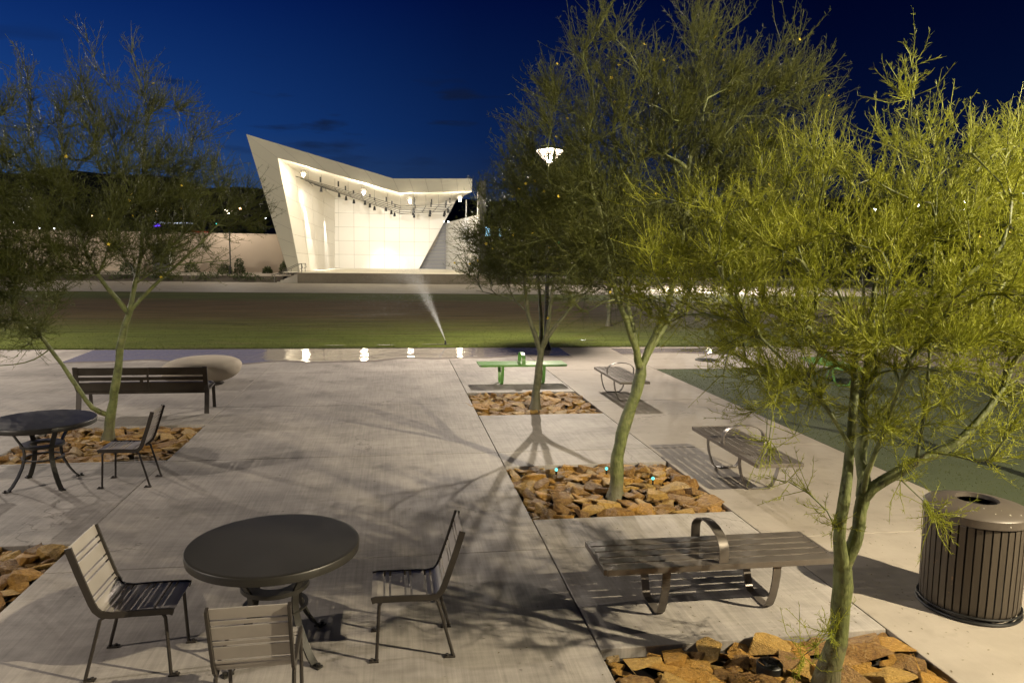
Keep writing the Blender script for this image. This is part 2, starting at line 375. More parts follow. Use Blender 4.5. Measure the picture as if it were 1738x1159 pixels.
def thing(name, label, cat, loc=(0,0,0), rz=0.0, group=None):
    o = bpy.data.objects.new(name, None); col.objects.link(o); o.location = loc; o.rotation_euler = (0, 0, rz)
    o.empty_display_size = .2
    return tag(o, label, cat, group)
def struct(o): o['kind'] = 'structure'; return o
def dup(root, loc, rz=0.0, label=None, group=None, scale=None):
    r = root.copy(); col.objects.link(r); r.location = loc; r.rotation_euler = (0, 0, rz)
    if scale: r.scale = scale
    if label: r['label'] = label
    if group: r['group'] = group
    for ch in list(root.children):
        c = ch.copy(); col.objects.link(c); c.parent = r
        for gch in ch.children:
            d = gch.copy(); col.objects.link(d); d.parent = c
    return r
def U(x, y, z=0): return (x*S, y*S, z*S)

# ------------------------------------------------------------------ lamps (light sources of the place and an added pair)
WARM = (1.0, .87, .72)
def point(name, loc, watts, c=WARM, r=.12):
    d = bpy.data.lights.new(name, 'POINT'); d.energy = watts; d.color = c; d.shadow_soft_size = r
    o = bpy.data.objects.new(name, d); col.objects.link(o); o.location = loc; return o
def spot(name, loc, to, watts, ang, blend=.5, c=(1, .945, .85), r=.1):
    d = bpy.data.lights.new(name, 'SPOT'); d.energy = watts; d.color = c; d.shadow_soft_size = r
    d.spot_size = math.radians(ang); d.spot_blend = blend
    o = bpy.data.objects.new(name, d); col.objects.link(o); o.location = loc
    o.rotation_euler = (Vector(to)-Vector(loc)).to_track_quat('-Z', 'Y').to_euler(); return o

# ------------------------------------------------------------------ ground
def sheet(name, x0, y0, x1, y1, z, m, nx=1, ny=1):
    xs = np.linspace(x0, x1, nx+1); ys = np.linspace(y0, y1, ny+1); X, Y = np.meshgrid(xs, ys)
    V = np.stack([X.ravel(), Y.ravel(), np.full(X.size, z)], 1); F = []
    for j in range(ny):
        for i in range(nx):
            a = j*(nx+1)+i; F.append((a, a+1, a+nx+2, a+nx+1))
    return struct(link(name, npmesh(name, V, F), m))
sheet('ground', -1500, -300, 1500, 2500, -.16, M['earth'], 6, 6)
LZ = .05                                     # lawn level: the walk ramps up 5 cm to it
lawn = sheet('lawn', -60, 7.72*S, 60, 18.2*S, LZ+.012, M['lawn'], 8, 4)

# paving: separate slabs with open joints, pits left out
pits = {'a': (-1.89, 3.66, -1.083, 4.40), 'b': (-1.89, 1.90, -1.083, 2.62), 'c': (.520, 4.505, 1.325, 5.26), 'd': (.520, 2.665, 1.325, 3.372), 'e': (.520, 1.0, 1.325, 1.722)}
xs = [-6.6, -5.1, -3.5, -1.89, -1.08, .517, 1.328, 2.325, 3.9, 5.5, 7.1]
ys = [-.3, 1.07, 2.38, 3.632, 4.895, 6.262, 6.93]
def subtract(r, h):
    x0, y0, x1, y1 = r; a0, b0, a1, b1 = h
    if a0 >= x1 or a1 <= x0 or b0 >= y1 or b1 <= y0: return [r]
    out = []
    if b0 > y0: out.append((x0, y0, x1, b0))
    if b1 < y1: out.append((x0, b1, x1, y1))
    yy0, yy1 = max(y0, b0), min(y1, b1)
    if a0 > x0+.02: out.append((x0, yy0, a0, yy1))
    if a1 < x1-.02: out.append((a1, yy0, x1, yy1))
    return out
paving = sheet('paving', -6.6*S, -.3*S, 7.1*S, 7.72*S, -.12, M['soil'])
turf_r = (2.332, 1.9, 5.2, 6.27)
def slab(x0, y0, x1, y1, m, zfar=0.0):
    ga = .006
    x0, y0, x1, y1 = x0*S+ga, y0*S+ga, x1*S-ga, y1*S-ga
    mb = MB(); mb.box((x0, y0, -.1), (x1, y1, 0)); mb.v = [(x, y, z+(zfar if y > y0+.01 and zfar else 0)) for x, y, z in mb.v]
    mb.build('slab', m, paving, bevel=.007)
for i in range(len(xs)-1):
    for j in range(len(ys)-1):
        rects = [(xs[i], ys[j], xs[i+1], ys[j+1])]
        for h in list(pits.values())+[turf_r]:
            rects = [q for r in rects for q in subtract(r, h)]
        for r in rects:
            slab(*r, M['concrete_tan'] if xs[i] > 1.3 else M['concrete'])
    slab(xs[i], 6.93, xs[i+1], 7.715, M['concrete_tan'] if xs[i] > 1.3 else M['concrete'], LZ)
sheet('turf', turf_r[0]*S, turf_r[1]*S, turf_r[2]*S, turf_r[3]*S, -.008, M['turf'])

# wet film along the lawn edge; near ridge added to mirror the lit stage
def wet_z(y): return max(0, (y-6.93)/(7.715-6.93))*LZ
def puddle(name, xs_, near, far, kind='structure', z0=None):
    V = []; F = []; k = 8
    for x, a, b in zip(xs_, near, far):
        for j, t in enumerate((0, .012, .026, .10, .14, .3, .5, .75, 1)):
            y = a+(t if j < 4 else max(t*(b-a), .10+.01*j)); y = min(y, b-.001*(k-j))
            V.append((x*S, y*S, wet_z(y)+(.0005, .008, .0145, .005, .0035, .0035, .0035, .0035, .0035)[j]))
    n = len(xs_)
    for i in range(n-1):
        for j in range(k):
            a = i*(k+1)+j; F.append((a, a+k+1, a+k+2, a+1))
    o = link(name, npmesh(name, V, [q[::-1] for q in F], True), M['wet']); o['kind'] = kind; return o
rg = np.random.default_rng(5)
px = np.linspace(-2.9, 1.75, 64)
near = 6.92+.05*np.sin(px*2.1)+.05*np.sin(px*5.3+1)+.03*np.sin(px*11+.5)+.16*np.clip((px+.2), 0, 2)*.6-.14*np.exp(-((px+1.4)/.35)**2)
puddle('water_film', px, np.minimum(near, 7.5), np.full(64, 7.71))
px2 = np.linspace(2.3, 3.6, 20)
puddle('water_film', px2, 7.22+.06*np.sin(px2*5), np.full(20, 7.6))
for (cx, cy, w, h) in ((-.62, 7.90, .11, .018), (-.09, 7.92, .10, .018), (.46, 7.97, .17, .022), (-2.0, 10.2, .16, .03), (2.2, 8.3, .12, .02)):
    a = np.linspace(0, 2*np.pi, 20, endpoint=False)
    V = [(cx*S+w*S*np.cos(t)*(1+.15*np.sin(3*t)), cy*S+h*S*np.sin(t), LZ+.030-.038*h*S*np.sin(t)) for t in a]
    o = link('puddle', npmesh('puddle', V, [tuple(range(20))]), M['wet']); o['kind'] = 'structure'

# far plaza before the stage, terrace and planted bank on its left
sheet('far_plaza', -60, 18.2*S, 60, 24.3*S, LZ+.03, M['concrete_far'], 4, 2)
mb = MB(); mb.add([U(-22, 24.15, .02), U(-3.5, 24.15, .02), U(-3.5, 24.6, .215), U(-22, 24.6, .215)], [(0, 1, 2, 3)]); struct(mb.build('bank', M['earth']))
mb = MB(); mb.add([U(-22, 24.6, .215), U(-3.1, 24.6, .215), U(-3.1, 26.1, .29), U(-22, 26.1, .29)], [(0, 1, 2, 3)])
struct(mb.build('terrace_path', M['concrete_far']))
mb = MB(); mb.add([U(3.3, 24.3, .03), U(26, 24.3, .03), U(26, 25.2, .22), U(3.3, 25.2, .22)], [(0, 1, 2, 3)]); struct(mb.build('bank', M['earth']))
mb = MB(); mb.add([U(3.3, 25.2, .22), U(26, 25.2, .22), U(26, 26.4, .26), U(3.3, 26.4, .26)], [(0, 1, 2, 3)]); struct(mb.build('terrace_path', M['concrete_far']))
# hills
def ridge(name, y, seed, x0, x1, prof, depth):
    rs = np.random.default_rng(seed); n = 90; X = np.linspace(x0, x1, n); H = np.interp(X, [p[0] for p in prof], [p[1] for p in prof])
    H = H+np.convolve(rs.normal(0, 1, n), np.ones(5)/5, 'same')*.6
    V = []; F = []
    for k, (dy, f) in enumerate(((-depth, 0), (-.5*depth, .55), (0, 1), (.5*depth, .5), (depth, 0))):
        for x, h in zip(X, H): V.append((x*S, (y+dy)*S, max(-.2, h*f*S*(1+.04*rs.normal()))))
    for k in range(4):
        for i in range(n-1): a = k*n+i; F.append((a, a+1, a+n+1, a+n))
    return struct(link(name, npmesh(name, V, F, True), M['hill']))
ridge('hills', 260, 3, -420, 420, [(-420, 26), (-200, 24), (-130, 25), (-85, 27), (-60, 22), (-40, 20.5), (0, 19), (60, 20), (140, 22), (200, 27), (420, 30)], 60)
ridge('hills', 180, 8, -300, 300, [(-300, 7), (-100, 8), (-40, 7), (20, 8), (80, 10), (140, 12), (300, 12)], 30)

# ------------------------------------------------------------------ band shell
shell = thing('band_shell', 'white angular band shell with floodlit stage at the far edge of the lawn', 'band shell', U(0, 25.2))
def sp(p): return (p[0]*S, (p[1]-25.2)*S, p[2]*S)           # shell-local
A=(-4.66,25.2,4.71); B=(-.03,25.2,3.46); C=(2.61,25.2,3.54); D=(2.60,25.2,3.11); E=(.18,25.2,3.0); Fq=(-3.71,25.2,4.0); Gq=(-3.08,25.2,.357); H=(-3.46,25.2,.357)
K=(-2.405,31.5,3.25); L=(-2.442,31.5,.357); KF=(.346,31.5,2.77); N=(2.595,31.5,3.26); Mq=(1.03,31.5,.357)
def lerp(a, b, t): return tuple(x+(y-x)*t for x, y in zip(a, b))
def bil(q, u, v): return lerp(lerp(q[0], q[1], u), lerp(q[3], q[2], u), v)
def panels(q, us, vs, m, gap=.012, t=.03, parent=shell, name='panel', lift=.02):
    for i in range(len(us)-1):
        for j in range(len(vs)-1):
            c = [np.array(sp(bil(q, u, v))) for u, v in ((us[i],vs[j]),(us[i+1],vs[j]),(us[i+1],vs[j+1]),(us[i],vs[j+1]))]
            clip_slab(c, m, gap, t, parent, name, lift)
def clip_slab(c, m, gap, t, parent, name, lift):
    ce = sum(c)/len(c); c = [p+(ce-p)/max(np.linalg.norm(ce-p), 1e-6)*gap*1.4*S*.5 for p in c]
    n = np.cross(c[1]-c[0], c[2]-c[0]); n = n/np.linalg.norm(n); c = [p+n*lift for p in c]
    mb = MB(); mb.slab3(c, t); mb.build(name, m, parent)
# solid backing walls (joints show these)
def solid(name, q, t, m): mb = MB(); mb.slab3([sp(p) for p in q], t); return mb.build(name, m, shell)
def lin(n): return list(np.linspace(0, 1, n+1))
leg = [H, Gq, Fq, A]
solid('leg', [H, Gq, Fq, A], .5, M['joint'])
panels(leg, [0, 1], lin(8), M['cream_panel'], .008)
solid('fascia', [Fq, E, B, A], .5, M['joint']); panels([Fq, E, B, A], lin(5), [0, 1], M['cream_panel'], .008)
solid('fascia', [E, D, C, B], .5, M['joint']); panels([E, D, C, B], lin(5), [0, 1], M['cream_panel'], .008)
# left inner wall (warped), built strip by strip
for k in range(6):
    pass
mb = MB(); nseg = 8
grid = [[sp(bil([Gq, L, K, Fq], u, v)) for u in np.linspace(0, 1, nseg+1)] for v in np.linspace(0, 1, nseg+1)]
V = [p for row in grid for p in row]; Fc = []
for j in range(nseg):
    for i in range(nseg): a = j*(nseg+1)+i; Fc.append((a, a+1, a+nseg+2, a+nseg+1))
mb.add(V, Fc); mb.build('side_wall', M['joint'], shell)
panels([Gq, L, K, Fq], [0, .25, .5, .75, 1], lin(6), M['white_panel'], .018)
# back wall: clipped panel grid with the slanted right end
def clip(poly, a, b, c_):
    out = []
    for i in range(len(poly)):
        p, q = poly[i], poly[(i+1) % len(poly)]; fp = a*p[0]+b*p[1]-c_; fq = a*q[0]+b*q[1]-c_
        if fp <= 0: out.append(p)
        if fp*fq < 0: t = fp/(fp-fq); out.append((p[0]+(q[0]-p[0])*t, p[1]+(q[1]-p[1])*t))
    return out
wall2d = [(L[0], L[2]), (Mq[0], Mq[2]), (N[0], N[2]+.25), (KF[0], KF[2]+.2), (K[0], K[2]+.2)]
solid('back_wall', [(x, 31.5, z) for x, z in wall2d], .9, M['joint'])
ex, ez = N[0]-Mq[0], N[2]-Mq[2]
for i in range(9):
    for j in range(6):
        x0 = L[0]+.18+.62*(i-1); x1 = x0+.62; z0 = .357+.565*j; z1 = z0+.565
        x0 = max(x0, L[0])
        if x1 <= x0: continue
        poly = clip([(x0, z0), (x1, z0), (x1, z1), (x0, z1)], ez, -ex, ez*Mq[0]-ex*Mq[2])
        if len(poly) < 3: continue
        clip_slab([np.array(sp((x, 31.5, z))) for x, z in poly], M['white_panel'], .010, .03, shell, 'panel', .02)
mb = MB(); mb.slab3([sp(p) for p in ((Mq[0], 31.46, Mq[2]), (Mq[0], 31.9, Mq[2]), (N[0], 31.9, N[2]+.2), (N[0], 31.46, N[2]+.2))], .06); mb.build('edge_trim', M['white_panel'], shell)
solid('ceiling', [Fq, K, KF, E], .15, M['white_panel']); solid('ceiling', [E, KF, N, D], .15, M['white_panel'])
Kt=(-2.9,32.2,3.9); KFt=(.1,32.2,3.35); Nt=(2.62,32.2,3.6)
up = lambda p, d: (p[0], p[1], p[2]+d)
solid('roof', [(A[0]+.05,25.35,A[2]-.03), (B[0],25.35,B[2]-.03), KFt, Kt], .06, M['cream_panel']); solid('roof', [(B[0],25.35,B[2]-.03), (C[0],25.35,C[2]-.03), Nt, KFt], .06, M['cream_panel'])
solid('outer_wall', [(A[0]+.06,25.4,A[2]-.1), Kt, (-2.9,32.2,.3), (H[0]+.02,25.4,.3)], .1, M['cream_panel'])
# service block on the right: siding boards on two walls
def boards(q, n, m=M['siding']):
    for j in range(n):
        c = [np.array(sp(bil(q, u, v))) for u, v in ((0, j/n), (1, j/n), (1, (j+1)/n-.006), (0, (j+1)/n-.006))]
        clip_slab(c, m, .0, .04, shell, 'siding_board', .02)
w1 = [(2.19,31.8,.357), (2.891,25.4,.357), (2.872,25.4,2.365), (2.186,31.8,2.33)]
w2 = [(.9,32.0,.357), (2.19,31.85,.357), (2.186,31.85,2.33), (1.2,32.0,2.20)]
solid('service_wall', w1, .2, M['joint']); boards(w1, 13); solid('service_wall', w2, .2, M['joint']); boards(w2, 13, M['shaded_siding'])
mb = MB(); mb.box(sp((2.90,25.38,.357)), sp((3.10,25.9,3.5))); mb.build('end_column', M['dark_slab'], shell)
mb = MB(); mb.tube([sp((2.848,25.62,2.36)), sp((2.845,25.62,3.2))], .05); mb.build('post', M['white_metal'], shell)
mb = MB(); mb.tube([sp((2.66,27.8,2.33)), sp((2.66,27.8,3.02))], .05); mb.build('post', M['white_metal'], shell)
# stage platform and steps
mb = MB(); mb.box(sp((-3.0,23.95,-.02)), sp((3.3,32.6,.345))); st_ = mb.build('stage_platform', M['stage_conc'], shell)
mb = MB(); mb.box(sp((-3.46,23.93,.347)), sp((3.32,32.6,.357))); mb.build('stage_floor', M['stage_floor'], shell)
for k in range(6):
    z = .357*(6-k)/7; x1 = -3.0-.105*k
    mb = MB(); mb.box(sp((x1-.105, 24.0, -.02)), sp((x1, 25.1, z))); mb.build('step', M['stage_floor'], shell)
for yy in (24.0, 25.0):
    rl = MB(); rl.tube([sp(p) for p in ((-3.80,yy,.27), (-3.70,yy,.27), (-3.0,yy,.62), (-2.86,yy,.62), (-2.84,yy,.5), (-2.92,yy,.47))], .028, 6)
    rl.tube([sp((-3.70,yy,.0)), sp((-3.70,yy,.27))], .025, 6); rl.tube([sp((-3.32,yy,.2)), sp((-3.32,yy,.45))], .025, 6)
    rl.tube([sp((-2.98,yy,.357)), sp((-2.98,yy,.62))], .025, 6); rl.tube([sp((-2.88,yy,.357)), sp((-2.88,yy,.62))], .025, 6)
    rl.build('handrail', M['steel'], shell, True)
# lighting truss: five pipes bent at the roof fold, spotlights under, hanger boxes above
for k, Y in enumerate((26.5, 27.5, 28.5, 29.5, 30.5)):
    t = k/4; pl = lerp((-3.32,26.5,3.56), (-2.85,27.9,3.42), t)
    pf = (.26, Y, 2.64-.012*k); pr = (2.1+.05*k, Y, 2.75)
    mb = MB(); mb.tube([sp(pl), sp(pf), sp(pr)], .032, 6); mb.build('truss_pipe', M['dark_slab'], shell)
def tz(x, t): return np.interp(x, [-3.3, .26, 2.3], [3.5, 2.63, 2.75])
mb = MB()
for x in np.linspace(-2.9, 2.0, 12):
    yn = 26.5; f_ = np.interp(x, [-3.3, .26], [.3, 1]) if x < .26 else 1
    mb.bar(sp((x, yn, tz(x, 0)-.01)), sp((x, 26.5+4*f_, tz(x, 1)-.03)), .035, .035)
    mb.bar(sp((x, yn, tz(x, 0))), sp((x, yn, tz(x, 0)+.45)), .02, .02, (0, 1, 0))
mb.build('truss_bracing', M['dark_slab'], shell)
canp = [(-2.55,27.3), (-1.95,27.6), (-1.75,28.3), (-1.5,28.9), (-1.05,28.0), (-.9,28.8), (-.75,29.6), (-.3,28.4), (-.1,29.3), (.02,30.2), (.7,27.2), (.72,28.6), (.8,30.3), (1.35,28.4), (1.4,29.8), (2.0,28.0), (1.95,29.2), (2.0,30.3)]
cb = MB(); cb.lathe([(.03, 0), (.10, -.1), (.14, -.42), (.15, -.45)], 8); cme = None
hb = MB(); hb.box((-.07, -.07, 0), (.07, .07, .5))
for i, (x, y) in enumerate(canp):
    z = tz(x, 0)-.02-.012*(y-26.5)
    if i == 0:
        c0 = cb.build('stage_spotlight', M['black_metal'], shell, loc=sp((x, y, z))); h0 = hb.build('hanger_box', M['black_metal'], shell, loc=sp((x+.02, y-.4, z+.13)))
    else:
        c = c0.copy(); col.objects.link(c); c.location = sp((x, y, z)); c = h0.copy(); col.objects.link(c); c.location = sp((x+.02, y-.6, z+.16))
    col.objects
for k, (x, y, z) in enumerate(((-2.969,25.7,3.60), (-1.007,25.7,3.06), (.539,25.7,2.82), (2.239,25.7,2.93))):
    mb = MB(); mb.lathe([(.06, .3), (.24, .24), (.30, 0), (.28, -.02)], 16); fl = mb.build('floodlight', M['steel'], shell, loc=sp((x, y, z)))
    gl = MB(); rr = .12; gl.lathe([(.02, .1), (rr*.7, .05), (rr, -.08), (rr*.75, -.25), (rr*.3, -.33), (.02, -.35)], 14); gl.build('flood_lens', M['flood_glow'], fl, True)
    point('floodlight_lamp', U(x, y-.5, z-.15), 260 if k == 0 else 700, (1, .86, .62), .2)
    spot('stage_wash', U(x, 26.2, z-.35), U(x*.75, 31.0, 1.0), 1300 if k == 0 else 2500, 75, .9)
spot('wall_washer', U(-3.02, 27.2, 3.15), U(-2.84, 27.4, .3), 7000, 30, .6); spot('wall_washer', U(-2.53, 29.8, 2.85), U(-2.57, 29.95, .3), 4600, 26, .6)
spot('floor_wash', U(-.3, 29.4, 2.3), U(-.35, 31.3, .4), 1500, 42, .8); spot('floor_wash', U(.75, 29.3, 2.3), U(.8, 31.3, .4), 800, 36, .8)

# ------------------------------------------------------------------ boundary wall, its gate and shrubs, lamp in front
bw = thing('boundary_wall', 'long tan stucco wall left of the band shell', 'wall', U(-8, 26.1))
mb = MB(); mb.box((-14*S, 0, 0), (.12*S, .35, 1.545*S)); mb.v = [(x, y, z) for x, y, z in mb.v]; mb.build('wall', M['stucco'], bw)
mb = MB(); mb.box((.12*S+.004, 0, 0), (4.5*S, .35, 1.548*S)); mb.build('wall', M['stucco'], bw)
mb = MB(); mb.box((-14*S, -.05, 1.549*S), (4.5*S, .40, 1.58*S)); mb.build('coping', M['stucco'], bw)
gt = MB(); gt.box((.10*S, -.04, .28*S), (.62*S, -.004, 1.22*S)); gt.build('gate', M['dark_slab'], bw)
gt = MB(); gt.box((.63*S, -.10, .28*S), (.70*S, -.004, 1.26*S)); gt.build('gate_post', M['white_panel'], bw)

# ------------------------------------------------------------------ post-top lamps
def lamp_parts(root, h):
    mb = MB(); mb.lathe([(.17, 0), (.17, .05), (.13, .16), (.075, .34), (.06, .4)], 16); mb.build('base', M['black_metal'], root, True)
    mb = MB(); mb.lathe([(.062, .38), (.05, h-.62)], 12); mb.build('pole', M['black_metal'], root, True)
    mb = MB(); mb.lathe([(.05, h-.62), (.10, h-.56), (.06, h-.52)], 16); mb.build('collar', M['black_metal'], root, True)
    mb = MB(); mb.lathe([(.07, h-.50), (.10, h-.46), (.36, h-.16), (.36, h-.13)], 20); hd = mb.build('lamp_head', M['lamp_glow'], root, True)
    mb = MB()
    for k in range(8):
        a = k*math.pi/4+.2; c_, s_ = math.cos(a), math.sin(a); mb.bar((.105*c_, .105*s_, h-.46), (.367*c_, .367*s_, h-.155), .010, .010)
    mb.tube([(.23*math.cos(t), .23*math.sin(t), h-.31) for t in np.linspace(0, 2*math.pi, 25)], .008, 5, False); mb.build('frame', M['black_metal'], root)
    mb = MB(); mb.lathe([(.01, h-.46), (.07, h-.44), (.09, h-.33), (.01, h-.26)], 10); mb.build('bulb', M['lamp_bulb'], hd, True)
    mb = MB(); mb.lathe([(.37, h-.12), (.30, h-.06), (.08, h)], 20); mb.build('cap', M['black_metal'], root, True)
LH = 2.12*S
lampA = thing('street_lamp', 'lit post-top lamp on black pole behind the tree by the green bench', 'street lamp', U(1.585, 7.6), 0, 'post-top plaza lamps')
lamp_parts(lampA, LH)
for (x, y, lb) in ((2.85, .32, 'post-top lamp standing beside the trash bin side of the plaza'), (-5.1, 7.5, 'post-top lamp far left along the lawn edge'), (-3.9, 1.35, 'post-top lamp left of the table with three chairs')):
    dup(lampA, U(x, y), 0, lb)
dup(lampA, U(-5.29, 25.35, .25), 0, 'small lit post-top lamp in front of the tan wall')
dup(lampA, U(-16, 20.5, .03), 0, 'added unseen post-top lamp on the far plaza left of the band shell, past the left edge')  # unseen lamp added to light the shell front
dup(lampA, U(9.5, 21.0, .03), 0, 'added post-top lamp on the far plaza hidden behind the right-hand trees')  # hidden lamp added to light the shell front
LZs = 2.01
for x, y, z, wt, c_ in ((1.585, 7.6, LZs, 4200, WARM), (2.85, .32, LZs, 7600, (1, .85, .58)), (-5.1, 7.5, LZs, 3700, WARM), (-3.9, 1.35, LZs, 2600, WARM),
                    (-5.29, 25.35, LZs+.25, 900, WARM), (-16, 20.5, LZs+.03, 26000, (1, .90, .74)), (9.5, 21.0, LZs+.03, 18000, (1, .90, .74))):  # the far-plaza pair is added to brighten the shell front and lawn
    point('lamp_light', U(x, y, z), wt, c_, .05)

# ------------------------------------------------------------------ rock beds
random.seed(4); rng = np.random.default_rng(11)
stone_me = []
for k in range(22):
    bm = bmesh.new(); n = rng.integers(9, 14); fl_ = (.16, .24, .32)[k % 3]
    for q in range(n):
        a = rng.uniform(0, 6.283); rr = rng.uniform(.75, 1.0); zz = rng.choice([-1, 1])*rng.uniform(.7, 1.0)
        if q > n-3: zz *= .2; rr = 1.08
        bm.verts.new((math.cos(a)*rr*.62, math.sin(a)*rr*.45, zz*fl_+.12*math.cos(a+k)*fl_))
    r = bmesh.ops.convex_hull(bm, input=bm.verts)
    junk = list({e for e in r['geom_interior']+r['geom_unused'] if isinstance(e, bmesh.types.BMVert)})
    if junk: bmesh.ops.delete(bm, geom=junk, context='VERTS')
    bmesh.ops.dissolve_limit(bm, angle_limit=.24, verts=bm.verts, edges=bm.edges)
    bmesh.ops.bevel(bm, geom=bm.edges, offset=.028, segments=1, affect='EDGES')
    me = bpy.data.meshes.new('stone'); bm.to_mesh(me); bm.free(); me.materials.append(M['rock']); stone_me.append(me)
def bed(key, label, size, dens, holes=(), flat_=1.0):
    x0, y0, x1, y1 = [v*S for v in pits[key]]; cx, cy = (x0+x1)/2, (y0+y1)/2
    root = thing('rock_bed', label, 'rock bed', (cx, cy, -.1), 0, 'rock beds round the trees')
    mb = MB(); mb.box((x0-cx+.004, y0-cy+.004, -.015), (x1-cx-.004, y1-cy-.004, .03)); mb.build('soil', M['soil'], root)
    pts = []
    for big in (True, False):
        tries = 0
        while tries < 5000 and len(pts) < (230 if big else 298):
            tries += 1; s = size*(rng.uniform(.75, 1.4) if big else rng.uniform(.36, .55))
            m_ = s*.36; x = rng.uniform(x0+m_, x1-m_); y = rng.uniform(y0+m_, y1-m_)
            if any((x-hx)**2+(y-hy)**2 < (hr+s*.3)**2 for hx, hy, hr in holes): continue
            if all((x-a)**2+(y-b)**2 > (dens*(s+c)/2*(1 if big else 1.05))**2 for a, b, c in pts): pts.append((x, y, s))
    for i, (x, y, s) in enumerate(pts):
        o = bpy.data.objects.new('stone', stone_me[rng.integers(22)]); col.objects.link(o); o.parent = root
        o.location = (x-cx, y-cy, .05+.10*s*rng.uniform(.3, 1)); o.scale = (s*rng.uniform(.9, 1.2), s*rng.uniform(.9, 1.2), s*rng.uniform(.7, 1.05)*flat_)
        o.rotation_euler = (rng.normal(0, .16), rng.normal(0, .16), rng.uniform(0, 6.28))
    return root
bed('a', 'rock bed under the left tree beside the back bench', .20, .60, [(-1.517*S, 4.145*S, .1)], .8)
bed('b', 'rock bed at the left edge behind the tilted-back slatted chair', .26, .56)
bed('c', 'rock bed right beneath the green bench', .20, .60, [(.916*S, 4.702*S, .1)], .8)
bed('d', 'rust brown rock bed with three teal marker lights', .235, .57, [(.926*S, 2.923*S, .12)])
bed('e', 'rock bed of big orange flagstones at the bottom edge beside the trash bin', .27, .55, [(1.009*S, 1.507*S, .12)], .8)
for k, (x, y, lb) in enumerate(((.732, 3.216, 'teal marker light left of the crooked trunk, nearest the walk'), (.968, 3.208, 'teal marker light just behind the crooked trunk'), (1.132, 3.039, 'teal marker light right of the crooked trunk'))):
    t = thing('marker_light', lb, 'marker light', U(x, y, 0), 0, 'teal marker lights in the rock bed')
    mb = MB(); mb.lathe([(.012, -.06), (.012, .05)], 8); mb.build('stake', M['black_metal'], t)
    mb = MB(); mb.lathe([(.004, .05), (.016, .058), (.019, .07), (.012, .084), (.003, .088)], 10); mb.build('lens', M['teal_dot'], t, True)
t = thing('valve_cap', 'round black irrigation cap among the orange flagstones', 'valve cap', U(.905, 1.577, 0))
mb = MB(); mb.lathe([(.085, -.1), (.085, .045), (.075, .055), (.045, .058), (.04, .064), (.01, .066)], 20); mb.build('lid', M['black_metal'], t, True)
mb = MB()
for k in range(5):
    a = k*1.2566; mb.bar((.02*math.cos(a), .02*math.sin(a), .068), (.07*math.cos(a), .07*math.sin(a), .06), .008, .008)
mb.build('rib', M['black_metal'], t)
t = thing('drain_cover', 'dark round drain cover in the pavement near the lawn', 'drain cover', U(3.036, 6.80, .003))
mb = MB(); mb.lathe([(.30, -.02), (.30, .012), (.27, .016), (.02, .016)], 24); mb.build('cover', M['dark_slab'], t, True)
mb = MB()
for k in range(-3, 4): mb.bar((-.2, k*.055, .02), (.2, k*.055, .02), .02, .01)
mb.build('rib', M['dark_slab'], t)

# ------------------------------------------------------------------ chairs (local: seat faces +X, width along Y)
def chair(label, group):
    r = thing('slatted_chair', label, 'chair', (0, 0, 0), 0, group)
    bz = M['bronze_dark']; hw = .205  # rails and legs darkened in colour for their unlit sides
    # side profile of the seat and back rail (x, z)
    prof = [(.245, .425), (.22, .432), (0, .430), (-.13, .425), (-.185, .435), (-.215, .465), (-.235, .51), (-.30, .70), (-.345, .845), (-.352, .872)]
    for s in (-1, 1):
        mb = MB(); mb.strip([(x, s*hw, z) for x, z in prof], (0, 1, 0), .018, .042); mb.build('side_rail', bz, r, bevel=.003)
        mb = MB(); mb.tube([(.175, s*hw*.98, .425), (.195, s*hw, .39), (.215, s*hw, .01)], .0115, 8); lg = mb.build('leg', bz, r, True)
        mb = MB(); mb.box((.20, s*hw-.02, 0), (.265, s*hw+.02, .010)); mb.lathe([(.013, .010), (.013, .022)], 8, (.245, s*hw, 0)); mb.build('foot_plate', bz, lg, bevel=.002)
        mb = MB(); mb.tube([(-.14, s*hw*.98, .425), (-.19, s*hw, .40), (-.295, s*hw, .01)], .0115, 8); lg = mb.build('leg', bz, r, True)
        mb = MB(); mb.box((-.31, s*hw-.02, 0), (-.235, s*hw+.02, .010)); mb.lathe([(.013, .010), (.013, .022)], 8, (-.255, s*hw, 0)); mb.build('foot_plate', bz, lg, bevel=.002)
    # slats: alternately wide and narrow, following the profile
    P = np.array([(x, z) for x, z in prof]); seg = np.r_[0, np.cumsum(np.linalg.norm(np.diff(P, axis=0), axis=1))]
    def at_(s_): return np.array([np.interp(s_, seg, P[:, 0]), np.interp(s_, seg, P[:, 1])])
    s_ = .0; k = 0; tot = seg[-1]
    ws = [.088, .026]; gap = .0135
    while s_ < tot-.02:
        w = ws[k % 2]
        if k == 0: w = .075
        if s_+w > tot-.03: w = tot-s_
        n = 2 if (at_(s_)[1] > .5 or at_(s_+w)[0] > -.10) else 5
        pts = [at_(s_+w*i/n) for i in range(n+1)]
        mb = MB(); mb.strip([(p[0]+0, 0, p[1]+(.012 if p[1] < .5 else .004)) for p in pts], (0, 1, 0), hw*2-.02, .007)
        mb.build('slat', M['bronze'], r, bevel=.0015)
        s_ += w+gap; k += 1
    for sx in (.10, -.10):
        mb = MB(); mb.bar((sx, -hw, .415), (sx, hw, .415), .02, .012); mb.build('cross_bar', bz, r)
    return r
near_g = 'chairs around the near table'
c1 = chair('slatted metal chair left of the near round table, facing right', near_g); c1.location = U(-.605, 1.822)
dup(c1, U(.033, 1.818), math.pi, 'slatted metal chair right of the near round table, facing left', near_g)
dup(c1, U(-.283, 1.535), math.pi/2+.03, 'slatted chair in front of the near table seen from behind, cut by the bottom edge', near_g)
dup(c1, U(-1.137, 3.313), math.pi, 'slatted chair beside the left rock bed at the far-left table', 'chairs around the far-left table')
